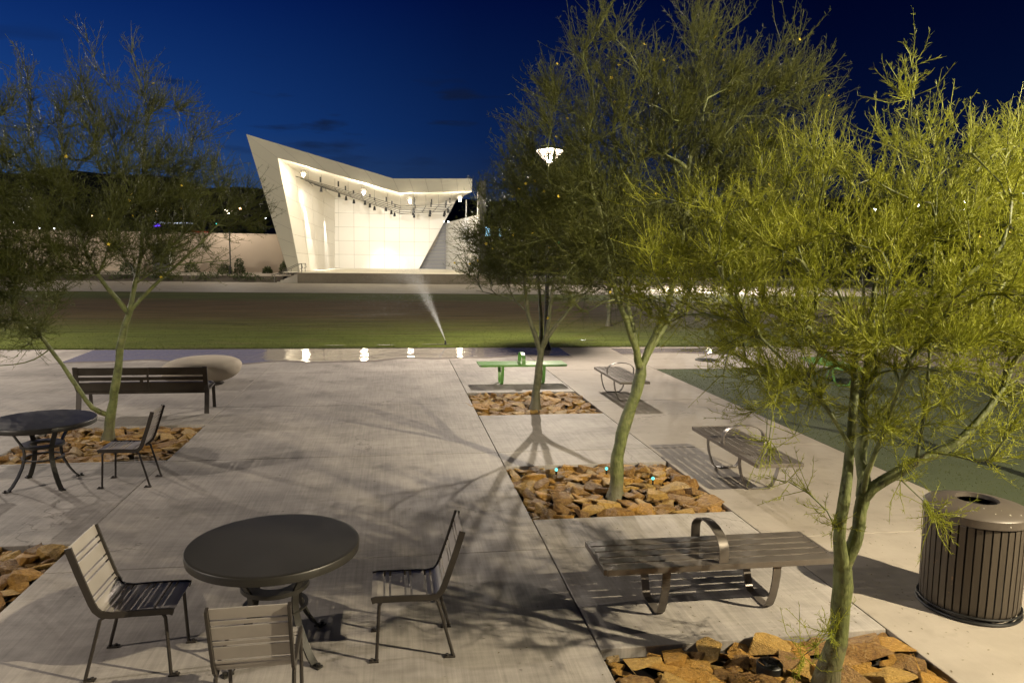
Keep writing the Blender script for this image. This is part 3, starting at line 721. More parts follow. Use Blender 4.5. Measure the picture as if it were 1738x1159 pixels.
dup(c1, U(-1.85, 3.34), 0, 'slatted chair left of the far-left table at the edge of the picture', 'chairs around the far-left table')

# ------------------------------------------------------------------ tables
def table(label, loc, rz):
    r = thing('round_table', label, 'table', loc, rz, 'round metal cafe tables'); m = M['table_black']; h = .757
    mb = MB(); mb.lathe([(.10, h-.012), (.53, h-.012), (.548, h-.055), (.560, h-.055), (.563, h-.010), (.558, h-.002), (.545, h+.001), (.535, h+.001), (.52, h+.001), (.10, h+.001), (.01, h+.001)], 72); mb.build('tabletop', m, r, True)
    for k in range(4):
        a = math.pi/4+k*math.pi/2; ca, sa = math.cos(a), math.sin(a)
        pr = [(.33, h-.03), (.30, .64), (.245, .54), (.205, .47), (.195, .40), (.200, .33), (.225, .24), (.275, .14), (.335, .05), (.375, .012)]
        pts = [(p*ca, p*sa, z) for p, z in pr]
        mb = MB(); mb.strip(pts, (-sa, ca, 0), .052, .013); lg = mb.build('leg', m, r, True)
        mb = MB(); mb.strip([(.355*ca, .355*sa, .006), (.43*ca, .43*sa, .006)], (-sa, ca, 0), .05, .012); mb.lathe([(.014, .012), (.014, .03)], 8, (.41*ca, .41*sa, 0)); mb.build('foot_plate', m, lg)
    for name, z, ro, ri in (('upper_ring', .455, .225, .125), ('lower_ring', .315, .215, .19)):
        mb = MB(); mb.lathe([(ri, z), (ro, z), (ro, z+.028 if name == 'upper_ring' else z+.012), (ri, z+.028 if name == 'upper_ring' else z+.012), (ri, z)], 40, cap=False); mb.build(name, m, r, True)
    return r
tb = table('round dark metal table with three slatted chairs, nearest the camera', U(-.298, 1.835), .05)
dup(tb, U(-1.478, 3.33), .05, 'round dark metal table cut by the left edge of the picture')

# ------------------------------------------------------------------ backless benches (local: long axis X)
def bench(label, m, loc, rz, group, flip=False):
    r = thing('backless_bench', label, 'bench', loc, rz, group); Lh = .915; w = .275; h = .437
    n = 5; sw = 2*w/n
    for k in range(n):
        y0 = -w+k*sw+(.010 if k else .002); y1 = -w+(k+1)*sw-(.010 if k < n-1 else .002)
        mb = MB(); mb.box((-Lh+.012, y0, h-.009), (Lh-.012, y1, h)); mb.build('slat', m, r, bevel=.003)
    for s in (-1, 1):
        mb = MB(); mb.box((s*Lh-.012, -w, h-.040), (s*Lh+.012, w, h+.002)); mb.build('end_cap', m, r, bevel=.003)
        mb = MB(); mb.box((-Lh+.014, s*(w+.001)-.003, h-.045), (Lh-.014, s*(w+.001)+.003, h-.001)); mb.build('edge_bar', m, r)
    for s in (-1, 1):
        x = s*.44
        pr = [(.255, h-.03), (.252, .32), (.235, .22), (.205, .12), (.17, .045), (.13, .010), (0, .007), (-.13, .010), (-.17, .045), (-.205, .12), (-.235, .22), (-.252, .32), (-.255, h-.03)]
        mb = MB(); mb.strip([(x, y, z) for y, z in pr], (1, 0, 0), .062, .012); mb.build('leg', m, r, True)
        mb = MB(); mb.bar((x, -w+.01, h-.0195), (x, w-.01, h-.0195), .05, .018); mb.build('support', m, r)
    pr = [(-.265, h+.004), (-.265, h+.09)]+[(-.265*math.cos(t)*1.0, h+.09+.135*math.sin(t)) for t in np.linspace(.25, math.pi-.25, 9)]+[(.265, h+.09), (.265, h+.004)]
    mb = MB(); mb.strip([(0, y, z) for y, z in pr], (1, 0, 0), .075, .009); mb.build('arm_loop', m, r, True)
    return r
pg = 'benches along the rock bed walk'
b0 = bench('brown slatted bench with arm loop between two rock beds, nearest the camera', M['bench_metal'], U(.898, 1.934), 0, pg)
dup(b0, U(1.572, 3.085), math.pi/2, 'brown slatted bench right of the rust rock bed with the teal lights', pg)
dup(b0, U(1.605, 5.05), math.pi/2, 'brown slatted bench furthest right back, beside the green bench', pg)
gbn = bench('bright green bench with arm loop by the lawn edge', M['green_paint'], U(.985, 5.64), 0, 'green benches')
dup(gbn, U(3.55, 5.5), math.pi/2, 'green bench half hidden behind the foliage of the nearest tree', 'green benches')

# bench with a back, seen from behind
r = thing('park_bench', 'dark bench with a slatted back seen from behind by the left tree', 'bench', U(-1.512, 4.80)); m = M['bronze_dark']; Lh = 1.02
def bp(z): return -.25+(.80-z)*-.02-(z-.42)*.16      # back plane leans towards the viewer
for z0, z1 in ((.665, .79), (.575, .635), (.40, .545)):
    mb = MB(); mb.add([(-Lh+.06, bp(z0)+d, z0) for d in (0, .02)]+[(-Lh+.06, bp(z1)+d, z1) for d in (.02, 0)]+[(Lh-.06, bp(z0)+d, z0) for d in (0, .02)]+[(Lh-.06, bp(z1)+d, z1) for d in (.02, 0)],
                        [(3,2,1,0),(4,5,6,7),(0,1,5,4),(1,2,6,5),(2,3,7,6),(3,0,4,7)]); mb.build('back_slat', m, r, bevel=.003)
for s in (-1, 1):
    x = s*(Lh-.03)
    mb = MB(); mb.strip([(x, -.27, 0.005), (x, -.20, .38), (x, bp(.5)-.004, .5), (x, bp(.79)-.004, .80)], (1, 0, 0), .075, .03); lg = mb.build('rear_leg', m, r, bevel=.003)
    mb = MB(); mb.strip([(x, .27, 0.005), (x, .24, .42)], (1, 0, 0), .055, .02); mb.build('front_leg', m, r, bevel=.003)
    mb = MB(); mb.strip([(x, -.22, .39), (x, .26, .425)], (1, 0, 0), .05, .03); mb.build('seat_rail', m, r, bevel=.003)
for k in range(6):
    y0 = -.20+k*.08; mb = MB(); mb.box((-Lh+.03, y0, .425+.004*k), (Lh-.03, y0+.07, .445+.004*k)); mb.build('seat_slat', m, r, bevel=.003)
mb = MB(); mb.box((-Lh+.05, -.215, .345), (Lh-.05, -.195, .395)); mb.build('rear_rail', m, r)
mb = MB(); mb.strip([(.10, bp(.5)-.006, .42), (.10, bp(.79)-.006, .79)], (1, 0, 0), .03, .012); mb.strip([(.0, bp(.56)-.01, .535), (.0, bp(.6)-.01, .59)], (1, 0, 0), .05, .012); mb.build('bracket', m, r)

# boulder seat
rs = np.random.default_rng(2); V = []; F = []; nu, nv = 36, 18
for j in range(nv+1):
    ph = -math.pi/2+math.pi*j/nv
    for i in range(nu):
        a = 2*math.pi*i/nu; c = math.cos(ph); s_ = math.sin(ph)
        ee = abs(c)**.75; zz = math.copysign(abs(s_)**(.85), s_)
        V.append((.78*ee*math.cos(a)+.06*zz, .62*ee*math.sin(a), .31+(.31 if zz < 0 else .24)*zz+.02*math.cos(a)*ee))
for j in range(nv):
    for i in range(nu): F.append((j*nu+i, j*nu+(i+1) % nu, (j+1)*nu+(i+1) % nu, (j+1)*nu+i))
o = link('stone_seat', npmesh('stone_seat', V, F, True), M['cast_stone'], None, U(-1.45, 5.85, -.002)); tag(o, 'smooth pale pebble-shaped stone seat behind the bench with a back', 'stone seat')

# ------------------------------------------------------------------ trash bin
r = thing('trash_bin', 'brown slatted steel trash bin with speckled lid at the right edge', 'trash bin', U(1.660, 1.822)); Rb = .345
mb = MB(); mb.lathe([(Rb-.03, .05), (Rb-.03, .78)], 28, cap=False); mb.build('liner', M['liner'], r, True)
for z0, nm in ((.008, 'base_ring'), (.045, 'band')):
    mb = MB(); a = np.linspace(0, 2*np.pi, 41); mb.tube([(( Rb+.012)*math.cos(t), (Rb+.012)*math.sin(t), z0+.008) for t in a], .012 if nm == 'base_ring' else .008, 6, False); mb.build(nm, M['black_metal'], r, True)
n = 40; sl = None
for k in range(n):
    a = 2*math.pi*k/n
    if sl is None:
        mb = MB(); w = 2*math.pi*Rb/n*.80
        mb.strip([(Rb-.03, 0, .035), (Rb-.006, 0, .06), (Rb, 0, .12), (Rb+.004, 0, .5), (Rb+.004, 0, .73), (Rb-.01, 0, .775)], (0, 1, 0), w, .006); sl = mb.build('slat', M['bin_slat'], r, bevel=.001)
    else: c = sl.copy(); col.objects.link(c); c.rotation_euler = (0, 0, a)
mb = MB(); mb.lathe([(Rb+.018, .745), (Rb+.024, .75), (Rb+.024, .808), (Rb+.012, .822), (.25, .853), (.165, .872), (.150, .872), (.146, .84)], 48, cap=False); mb.build('lid', M['bin_lid'], r, True)
mb = MB(); mb.lathe([(.155, .80), (.005, .79)], 24); mb.build('opening', M['liner'], r)

# ------------------------------------------------------------------ trees
def catmull(P, step):
    P = np.array(P, float); Q = np.vstack([2*P[0]-P[1], P, 2*P[-1]-P[-2]]); out = []
    for i in range(1, len(Q)-2):
        n = max(2, int(np.linalg.norm(Q[i+1]-Q[i])/step)); t = np.linspace(0, 1, n, endpoint=False)[:, None]
        out.append(.5*(2*Q[i]+(Q[i+1]-Q[i-1])*t+(2*Q[i-1]-5*Q[i]+4*Q[i+1]-Q[i+2])*t*t+(-Q[i-1]+3*Q[i]-3*Q[i+1]+Q[i+2])*t**3))
    return np.vstack(out+[P[-1:]])
def norm_(v): return v/(np.linalg.norm(v, axis=-1, keepdims=True)+1e-9)
def tree(name, label, cat, base, limbs, clusters, seed, n_attr=350, twigs=4000, tw_len=(.18, .45), needles=14, nl=(.03, .055), nw=.004, tw_r=.0028, up=.45, flowers=0, fl_r=.018,
         barkm='bark', leafm='leaf', group='palo verde trees on the plaza', step=.12, rtip=.004, droop=.0, shoots=(), gap=None):
    """limbs: list of (points, r0, r1) in world metres, first is the trunk; clusters: (centre, radii, weight)"""
    rg = np.random.default_rng(seed); base = np.array(base, float)
    root = thing(name, label, cat, tuple(base), 0, group)
    pos = []; par = []; plen = []; dr = []; rad = []; VB = []; FB = []; off = 0
    def addtube(P, r_, n):
        nonlocal off
        V, F = tube_np(P, r_, n); VB.append(V); FB.append(F+off); off += len(V)
    for P, r0, r1 in limbs:
        Q = catmull(P, step); Q[1:-1] += rg.normal(0, r0*.10, Q[1:-1].shape); rr = np.linspace(r0, r1, len(Q))*(1+.07*np.sin(np.arange(len(Q))*1.7+rg.uniform(0, 6)))
        if not pos: rr = rr*(1+.55*np.exp(-np.arange(len(Q))*step/.07))
        addtube(Q, rr, 12 if r0 > .03 else 8)
        j0 = -1 if not pos else int(np.argmin(np.linalg.norm(np.array(pos)-Q[0], axis=1)))
        pl = 0 if j0 < 0 else plen[j0]
        for i, q in enumerate(Q):
            pos.append(q); par.append(j0 if i == 0 else len(pos)-2)
            if i: pl += np.linalg.norm(q-Q[i-1])
            plen.append(pl); dr.append(norm_(Q[min(i+1, len(Q)-1)]-Q[max(i-1, 0)])); rad.append(rr[i])
    nl0 = len(pos); tr_top = base[2]+.35*max(1e-3, limbs[0][0][-1][2]-base[2])
    w = np.array([c[2] for c in clusters], float); w /= w.sum(); att = []
    for _ in range(n_attr):
        c, rr, _w = clusters[rg.choice(len(clusters), p=w)]
        d = norm_(rg.normal(size=3)); att.append(np.array(c)+np.array(rr)*d*rg.uniform(0, 1)**(1/2.6))
    att = np.array(att); lp = np.array(pos); dist = np.array([np.linalg.norm(lp-a, axis=1).min() for a in att]); order = np.argsort(dist)
    att = list(att[order])+[np.array(s) for s in shoots]; paths = []; nsh = len(shoots)
    for ai, a in enumerate(att):
        Pn = np.array(pos); dv = a-Pn; d = np.linalg.norm(dv, axis=1)+1e-6; cosang = (dv*np.array(dr)).sum(1)/d
        cost = d*(1.3-.45*cosang)+.18*np.array(plen)+(Pn[:, 2] < tr_top)*(5 if a[2] > tr_top else 0)
        j = int(np.argmin(cost)); dj = d[j]; s0 = Pn[j]; ctrl = s0+np.array(dr[j])*dj*.38+np.array([0, 0, 1])*dj*(.14 if ai < len(att)-nsh else 0)
        n = max(2, int(dj/step)); t = np.linspace(0, 1, n+1)[1:, None]
        Q = (1-t)**2*s0+2*t*(1-t)*ctrl+t*t*a; Q[:-1] += rg.normal(0, .012, Q[:-1].shape)
        idx = [j]
        for q in Q:
            pos.append(q); par.append(idx[-1]); plen.append(plen[idx[-1]]+np.linalg.norm(q-pos[idx[-1]])); dr.append(norm_(q-pos[idx[-1]])); rad.append(0.); idx.append(len(pos)-1)
        paths.append(idx)
    cnt = np.zeros(len(pos))
    for idx in paths:
        k = idx[-1]
        while k >= 0: cnt[k] += 1; k = par[k]
    pos = np.array(pos); drr = np.array(dr)
    for k in range(nl0, len(pos)): rad[k] = rtip*cnt[k]**.5
    for idx in paths:
        rr = np.array([min(rad[idx[0]], rad[idx[1]]*1.1)]+[rad[i] for i in idx[1:]]); rr[-1] = rtip*.6
        addtube(pos[idx], rr, 6 if rr[0] > .012 else 4)
    me = npmesh('trunk', np.vstack(VB)-base, np.vstack(FB), True); link('trunk', me, M[barkm], root)
    # twigs
    src = np.array([i for idx in paths for i in idx[max(1, len(idx)//4):]])
    if gap is not None:                      # twigs left out along the camera's line to the lamp head
        v = pos[src]-gap[0]; q = v-np.outer(v@gap[1], gap[1]); src = src[np.linalg.norm(q, axis=1) > gap[2]*(v@gap[1])]
    pick = rg.choice(src, twigs)
    P0 = pos[pick]+rg.normal(0, .008, (twigs, 3)); Ln = rg.uniform(*tw_len, twigs)[:, None]
    cen = np.average(np.array([c[0] for c in clusters]), axis=0, weights=w)
    D = norm_(.55*drr[pick]+rg.normal(0, .55, (twigs, 3))+np.array([0, 0, up])+.30*norm_(P0-cen))
    D2 = norm_(D+rg.normal(0, .25, (twigs, 3))+np.array([0, 0, .25-droop])); P1 = P0+D*Ln*.5; P2 = P1+D2*Ln*.5
    def tri_tubes(pts, rs):
        T = norm_(pts[-1]-pts[0]); a = norm_(np.cross(T, rg.normal(size=T.shape))); b = np.cross(T, a); n = len(T); V = []
        for P, r_ in zip(pts, rs):
            for k in range(3):
                an = 2*np.pi*k/3; V.append(P+r_*(math.cos(an)*a+math.sin(an)*b))
        V = np.stack(V, 1); m = V.shape[1]; F = []
        for i in range(len(pts)-1):
            for k in range(3): F.append((i*3+k, i*3+(k+1) % 3, (i+1)*3+(k+1) % 3, (i+1)*3+k))
        F = np.array(F); return V.reshape(-1, 3), (np.arange(n)[:, None, None]*m+F[None]).reshape(-1, 4)
    VT, FT = tri_tubes([P0, P1, P2], [tw_r, tw_r*.8, tw_r*.4])
    # needles: slim diamond leaflets along each twig
    N = twigs*needles; ti = np.repeat(np.arange(twigs), needles); t = rg.uniform(.12, 1.0, N)[:, None]
    B0 = np.where(t < .5, P0[ti]+(P1[ti]-P0[ti])*t*2, P1[ti]+(P2[ti]-P1[ti])*(t*2-1)); TD = np.where(t < .5, D[ti], D2[ti])
    ND = norm_(TD*.75+norm_(rg.normal(size=(N, 3)))*.8+np.array([0, 0, .12])); NLn = rg.uniform(*nl, N)[:, None]
    sd = norm_(np.cross(ND, rg.normal(size=(N, 3))))*nw/2*rg.uniform(.7, 1.25, N)[:, None]
    VN = np.stack([B0, B0+ND*NLn*.45+sd, B0+ND*NLn, B0+ND*NLn*.45-sd], 1).reshape(-1, 3); FN = np.arange(N*4).reshape(-1, 4)
    me = npmesh('crown', np.vstack([VT, VN])-base, np.vstack([FT, FN+len(VT)])); me.materials.append(M[leafm]); cr = link('crown', me, None, root)
    if flowers:
        fi = rg.choice(twigs, flowers); Pc = P2[fi]; V = []; F = []
        for k, p in enumerate(Pc):
            nrm = norm_(rg.normal(size=3)+np.array([0, -1.2, .4])); a = norm_(np.cross(nrm, rg.normal(size=3))); b = np.cross(nrm, a); o = len(V)
            V.append(p)
            for q in range(10):
                an = q*.628; rr = fl_r*(1.0 if q % 2 else .55); V.append(p+(a*math.cos(an)+b*math.sin(an))*rr+nrm*fl_r*.35*(q % 2))
            F += [(o, o+1+q, o+1+(q+1) % 10) for q in range(10)]
        bl = link('blossoms', npmesh('blossoms', np.array(V)-base, F), M['flower'], root); bl['kind'] = 'stuff'
    return root
gd = np.array([1.585, 7.6, 1.03]); gd /= np.linalg.norm(gd); GAP = (np.array([0, 0, S]), gd, .021)
def W(*pts): return [U(*p) for p in pts]
def el_(c, r, w): return (U(*c), tuple(x*S for x in r), w)

# nearest tree, bottom right
y4 = 1.507
tree('palo_verde_tree', 'nearest palo verde with forked green trunk in the orange flagstone bed', 'tree', U(1.009, y4, -.02),
     [(W((1.009,y4,-.02), (1.030,y4,.10), (1.037,y4,.19), (1.033,y4,.29)), .064, .056),
      (W((1.033,y4,.27), (1.014,y4-.01,.36), (1.017,y4-.01,.45), (1.036,y4+.01,.58), (1.052,y4+.03,.70), (1.06,y4+.05,.85)), .044, .016),
      (W((1.035,y4,.28), (1.060,y4,.35), (1.072,y4,.42), (1.075,y4,.46)), .044, .038),
      (W((1.074,y4,.455), (1.11,y4-.02,.50), (1.17,y4-.04,.545), (1.26,y4-.06,.60), (1.36,y4-.06,.72)), .042, .016),
      (W((1.074,y4,.455), (1.10,y4+.05,.53), (1.125,y4+.10,.64), (1.16,y4+.14,.80), (1.18,y4+.16,.98)), .042, .014),
      (W((1.074,y4,.45), (1.065,y4-.02,.52), (1.075,y4-.05,.62), (1.10,y4-.08,.78)), .020, .010),
      (W((1.036,y4,.57), (.98,y4+.02,.66), (.90,y4+.04,.75), (.80,y4+.08,.86), (.72,y4+.10,1.0)), .014, .006),
      (W((1.17,y4-.04,.545), (1.20,y4-.02,.70), (1.21,y4,.9), (1.20,y4,1.15)), .012, .006)],
     [el_((1.12,1.60,.96), (.46,.36,.37), 1.0), el_((1.42,1.56,1.00), (.30,.34,.34), .6), el_((.80,1.60,.92), (.25,.30,.25), .24), el_((.66,1.62,1.0), (.18,.22,.18), .08), el_((1.08,1.5,.68), (.42,.28,.14), .16)], 41,
     n_attr=430, twigs=6600, tw_len=(.11, .34), needles=17, nl=(.022, .046), nw=.0033, flowers=8, fl_r=.014,
     shoots=[U(1.118,1.507,1.42), U(1.09,1.5,1.36), U(1.28,1.5,1.26), U(1.36,1.5,1.30), U(.82,1.5,.60), U(.955,1.46,.13), U(.93,1.48,.09), U(.97,1.44,.17), U(1.18,1.44,.46), U(1.22,1.46,.42), U(.88,1.5,.50)])
# middle tree with the crooked trunk
y3 = 2.923
tree('palo_verde_tree', 'palo verde with crooked green trunk in the rust rock bed with teal lights', 'tree', U(.926, y3, -.02),
     [(W((.926,y3,-.02), (.930,y3,.06), (.925,y3,.16), (.945,y3,.26), (.985,y3,.38), (1.008,y3,.47), (1.018,y3,.55)), .080, .062),
      (W((1.016,y3,.53), (.985,y3-.03,.62), (.945,y3-.05,.70), (.895,y3-.08,.80), (.84,y3-.1,.95), (.80,y3-.1,1.15)), .044, .014),
      (W((1.016,y3,.53), (1.005,y3+.06,.66), (.985,y3+.12,.82), (.98,y3+.18,1.05), (.97,y3+.2,1.3)), .038, .013),
      (W((1.018,y3,.54), (1.055,y3+.01,.62), (1.09,y3+.0,.72), (1.115,y3-.04,.84), (1.14,y3-.08,1.05), (1.15,y3-.1,1.3)), .046, .014),
      (W((1.020,y3,.545), (1.08,y3+.05,.62), (1.15,y3+.10,.70), (1.25,y3+.14,.82), (1.36,y3+.15,1.0)), .042, .012)],
     [el_((1.0,2.95,1.30), (.54,.48,.45), 1.0), el_((1.05,2.95,1.66), (.46,.38,.32), .55), el_((.64,2.9,1.36), (.24,.26,.24), .25), el_((.72,2.9,1.05), (.30,.30,.28), .3), el_((1.42,2.95,1.52), (.40,.34,.38), .75), el_((1.38,2.95,1.2), (.28,.30,.34), .4), el_((1.0,2.9,.86), (.45,.36,.12), .16), el_((1.08,2.88,1.04), (.52,.38,.17), .4)], 52,
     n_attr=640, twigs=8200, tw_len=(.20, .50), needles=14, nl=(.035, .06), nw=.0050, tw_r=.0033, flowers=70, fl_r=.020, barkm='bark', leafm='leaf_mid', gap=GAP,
     shoots=[U(.85,2.9,2.0), U(.97,2.9,2.08), U(1.10,2.9,2.06), U(1.2,2.9,1.98), U(1.40,2.9,1.96), U(1.62,2.9,1.86), U(1.75,2.9,1.6), U(.62,2.9,1.62)])
# right far tree by the green bench
y2 = 4.702
tree('palo_verde_tree', 'slender many-stemmed palo verde in front of the green bench', 'tree', U(.916, y2, -.02),
     [(W((.916,y2,-.02), (.922,y2,.10), (.93,y2,.22), (.945,y2,.32), (.948,y2,.40)), .08, .058),
      (W((.946,y2,.37), (.90,y2,.50), (.86,y2,.62), (.83,y2-.03,.80), (.80,y2-.05,1.05)), .05, .016),
      (W((.93,y2,.26), (.955,y2+.04,.42), (.955,y2+.06,.60), (.94,y2+.1,.85), (.93,y2+.1,1.1)), .045, .016),
      (W((.948,y2,.38), (.985,y2-.02,.52), (1.00,y2-.04,.70), (1.02,y2-.05,.95), (1.03,y2-.05,1.2)), .045, .014),
      (W((.948,y2,.38), (1.02,y2+.03,.50), (1.11,y2+.06,.60), (1.20,y2+.08,.70), (1.32,y2+.1,.80)), .048, .014),
      (W((.86,y2,.62), (.78,y2+.02,.70), (.66,y2+.04,.74), (.52,y2+.04,.77)), .014, .006)],
     [el_((.95,4.7,1.15), (.50,.45,.42), 1.0), el_((1.25,4.72,1.2), (.32,.36,.35), .4), el_((.68,4.7,1.0), (.26,.30,.26), .3), el_((.95,4.7,1.5), (.34,.34,.28), .35)], 63,
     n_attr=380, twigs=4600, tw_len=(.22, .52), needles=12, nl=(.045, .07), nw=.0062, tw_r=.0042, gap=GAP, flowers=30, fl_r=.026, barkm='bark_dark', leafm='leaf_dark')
# left tree
y1 = 4.145
tree('palo_verde_tree', 'wide palo verde on the left rising beside the bench with a back', 'tree', U(-1.517, y1, -.02),
     [(W((-1.517,y1,-.02), (-1.50,y1,.10), (-1.475,y1,.24), (-1.452,y1,.36), (-1.435,y1,.48), (-1.405,y1,.60), (-1.37,y1,.70)), .070, .042),
      (W((-1.38,y1,.68), (-1.35,y1+.02,.82), (-1.325,y1+.03,.96), (-1.30,y1+.04,1.2), (-1.30,y1+.05,1.5)), .036, .013),
      (W((-1.385,y1,.66), (-1.44,y1-.03,.76), (-1.50,y1-.06,.86), (-1.57,y1-.08,1.05), (-1.62,y1-.08,1.35)), .036, .013),
      (W((-1.365,y1,.69), (-1.29,y1+.02,.78), (-1.20,y1+.03,.87), (-1.08,y1+.04,.98), (-.95,y1+.04,1.12)), .030, .010),
      (W((-1.505,y1,.12), (-1.57,y1-.04,.17), (-1.65,y1-.06,.32), (-1.74,y1-.08,.49), (-1.84,y1-.10,.63), (-1.95,y1-.1,.78), (-2.06,y1-.1,1.0)), .036, .011),
      (W((-1.74,y1-.08,.49), (-1.80,y1-.12,.44), (-1.88,y1-.16,.42), (-1.98,y1-.2,.42)), .010, .005),
      (W((-1.35,y1+.02,.82), (-1.22,y1-.02,.90), (-1.05,y1-.05,.93), (-.86,y1-.06,.95)), .014, .006)],
     [el_((-1.45,4.15,1.35), (.62,.50,.50), 1.0), el_((-1.95,4.05,1.15), (.42,.42,.46), .7), el_((-1.05,4.18,1.22), (.34,.32,.30), .45), el_((-2.0,4.0,.70), (.36,.30,.22), .4), el_((-2.2,4.0,1.05), (.34,.35,.45), .45), el_((-1.85,4.0,.95), (.45,.35,.22), .45), el_((-1.4,4.15,.98), (.5,.36,.14), .2)], 74,
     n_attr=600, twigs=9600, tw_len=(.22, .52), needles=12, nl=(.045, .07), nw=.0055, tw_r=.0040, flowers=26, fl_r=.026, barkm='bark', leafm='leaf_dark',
     shoots=[U(-1.5,4.1,2.02), U(-1.3,4.1,1.98), U(-.93,4.1,1.62), U(-1.8,4.1,1.88)])
# tree off to the right whose lamp-lit limbs lean into view
y7 = 2.5
tree('palo_verde_tree', 'brightly lamp-lit palo verde leaning in from the right edge beyond the bin', 'tree', U(2.98, y7, -.02),
     [(W((2.98,y7,-.02), (2.97,y7,.2), (2.93,y7,.42), (2.88,y7,.58)), .085, .065),
      (W((2.89,y7,.56), (2.74,y7-.02,.74), (2.56,y7-.04,.92), (2.36,y7-.05,1.10), (2.2,y7-.05,1.26)), .045, .013),
      (W((2.88,y7,.58), (2.74,y7+.04,.86), (2.58,y7+.06,1.12), (2.46,y7+.08,1.4)), .042, .013),
      (W((2.89,y7,.57), (2.95,y7+.03,.9), (3.0,y7+.05,1.3)), .04, .015)],
     [el_((2.58,2.46,1.30), (.44,.36,.36), 1.0), el_((2.95,2.5,1.45), (.4,.4,.4), .5)], 85,
     n_attr=280, twigs=3800, tw_len=(.2, .46), needles=13, nl=(.03, .055), nw=.0048, tw_r=.0035, flowers=6)
# trees across the lawn on the right
def back_tree(x, y, h, w, seed, label, tw=2200):
    r_ = np.random.default_rng(seed); t = .26*h
    L_ = [(W((x,y,-.0), (x+.01,y,t*.5), (x,y,t)), .09, .07)]
    for k in range(4):
        a = k*1.57+r_.uniform(0, 1); L_.append((W((x,y,t*.95), (x+.18*w*math.cos(a),y+.18*w*math.sin(a),t+.2*h), (x+.34*w*math.cos(a),y+.34*w*math.sin(a),t+.42*h)), .05, .02))
    tree('background_tree', label, 'tree', U(x, y, -.0), L_, [el_((x,y,h*.66), (w,w*.9,h*.34), 1), el_((x+w*.4,y,h*.55), (w*.6,w*.6,h*.25), .4), el_((x-w*.5,y,h*.55), (w*.55,w*.6,h*.25), .4)], seed,
         n_attr=190, twigs=tw, tw_len=(.4, .9), needles=10, nl=(.09, .16), nw=.022, tw_r=.008, barkm='bark_dark', leafm='leaf_dark', group='trees across the lawn', step=.3, rtip=.012)
back_tree(2.98, 10.0, 2.1, .85, 91, 'dark tree standing on the lawn right behind the crooked trunk')
back_tree(5.6, 11.5, 2.3, 1.1, 92, 'dark tree across the lawn, half hidden behind the nearest tree')
back_tree(8.6, 12.5, 2.5, 1.2, 93, 'dark tree across the lawn near the right edge')
back_tree(5.2, 27.5, 2.9, 1.3, 94, 'dark tree just right of the stage service block')
back_tree(8.2, 28.5, 3.0, 1.5, 95, 'dark tree second to the right of the stage')
back_tree(12.2, 28.0, 3.0, 1.6, 96, 'dark tree third to the right of the stage')
back_tree(16.5, 29.0, 3.2, 1.7, 97, 'dark tree fourth to the right of the stage')
back_tree(-10.5, 29.0, 2.9, 1.5, 98, 'dark tree rising behind the tan wall, nearest the band shell')
back_tree(-14.0, 28.0, 3.0, 1.6, 99, 'dark tree rising behind the tan wall at the far left')

# ------------------------------------------------------------------ shrubs on the terrace and bank
def shrub(name, label, loc, r_, h, seed, group, n=420, m='shrub'):
    rg = np.random.default_rng(seed); d = norm_(rg.normal(size=(n, 3))); d[:, 2] = np.abs(d[:, 2]); rad = rg.uniform(.35, 1, n)[:, None]**.6
    p = d*rad*np.array([r_, r_, h]); nd = norm_(d+rg.normal(0, .6, (n, 3))); sd = norm_(np.cross(nd, rg.normal(size=(n, 3))))*.05; ln = .16
    V = np.stack([p, p+nd*ln*.5+sd, p+nd*ln, p+nd*ln*.5-sd], 1).reshape(-1, 3)
    root = thing(name, label, 'shrub', loc, 0, group)
    link('foliage', npmesh('foliage', V, np.arange(n*4).reshape(-1, 4)), M[m], root)
    st = MB()
    for k in range(7):
        a = k*.9; st.tube([(0, 0, 0), (r_*.35*math.cos(a), r_*.35*math.sin(a), h*.4), (r_*.7*math.cos(a), r_*.7*math.sin(a), h*.8)], .012, 5)
    st.build('stem', M['bark_dark'], root)
    return root
wg = 'shrubs along the tan wall'
for k, (x, y, z, r_, h, lb) in enumerate(((-6.6, 25.8, .275, .65, 1.0, 'green shrub by the tan wall, beside the gate'), (-5.55, 25.75, .27, .6, .8, 'low green shrub by the tan wall, left of the small lamp'), (-5.08, 25.7, .27, .45, 1.35, 'taller shrub against the tan wall, right of the small lamp'),
                                        (-4.2, 25.8, .275, .4, .55, 'small thin shrub by the tan wall near the band shell'), (-3.62, 25.6, .26, .45, 1.2, 'upright shrub between the tan wall and the band shell leg'), (-8.6, 25.8, .275, .6, .9, 'shrub by the tan wall, left of the gate'))):
    shrub('shrub', lb, U(x, y, z), r_, h, 200+k, wg)
rg = np.random.default_rng(77)
def scatter_cover(name, x0, x1, y0, y1, zf, n, sz, m):
    x = rg.uniform(x0, x1, n); y = rg.uniform(y0, y1, n); z = np.array([zf(a) for a in y]); p = np.stack([x*S, y*S, z*S], 1)
    clump = np.sin(x*5.1)+np.sin(x*2.3+y*9)+rg.normal(0, .7, n); p = p[clump > 0]; n = len(p)
    nd = norm_(rg.normal(size=(n, 3))+np.array([0, 0, 1.0])); ln = rg.uniform(.5, 1.3, (n, 1))*sz; sd = norm_(np.cross(nd, rg.normal(size=(n, 3))))*ln*.22
    p = p+np.array([0, 0, 1])*rg.uniform(0, .25, (n, 1))
    V = np.stack([p, p+nd*ln*.5+sd, p+nd*ln, p+nd*ln*.5-sd], 1).reshape(-1, 3)
    o = link(name, npmesh(name, V, np.arange(n*4).reshape(-1, 4)), M[m]); o['kind'] = 'stuff'
scatter_cover('ground_cover', -16, -3.7, 24.2, 24.6, lambda y: .02+(y-24.15)/.45*.195, 5200, .22, 'shrub')
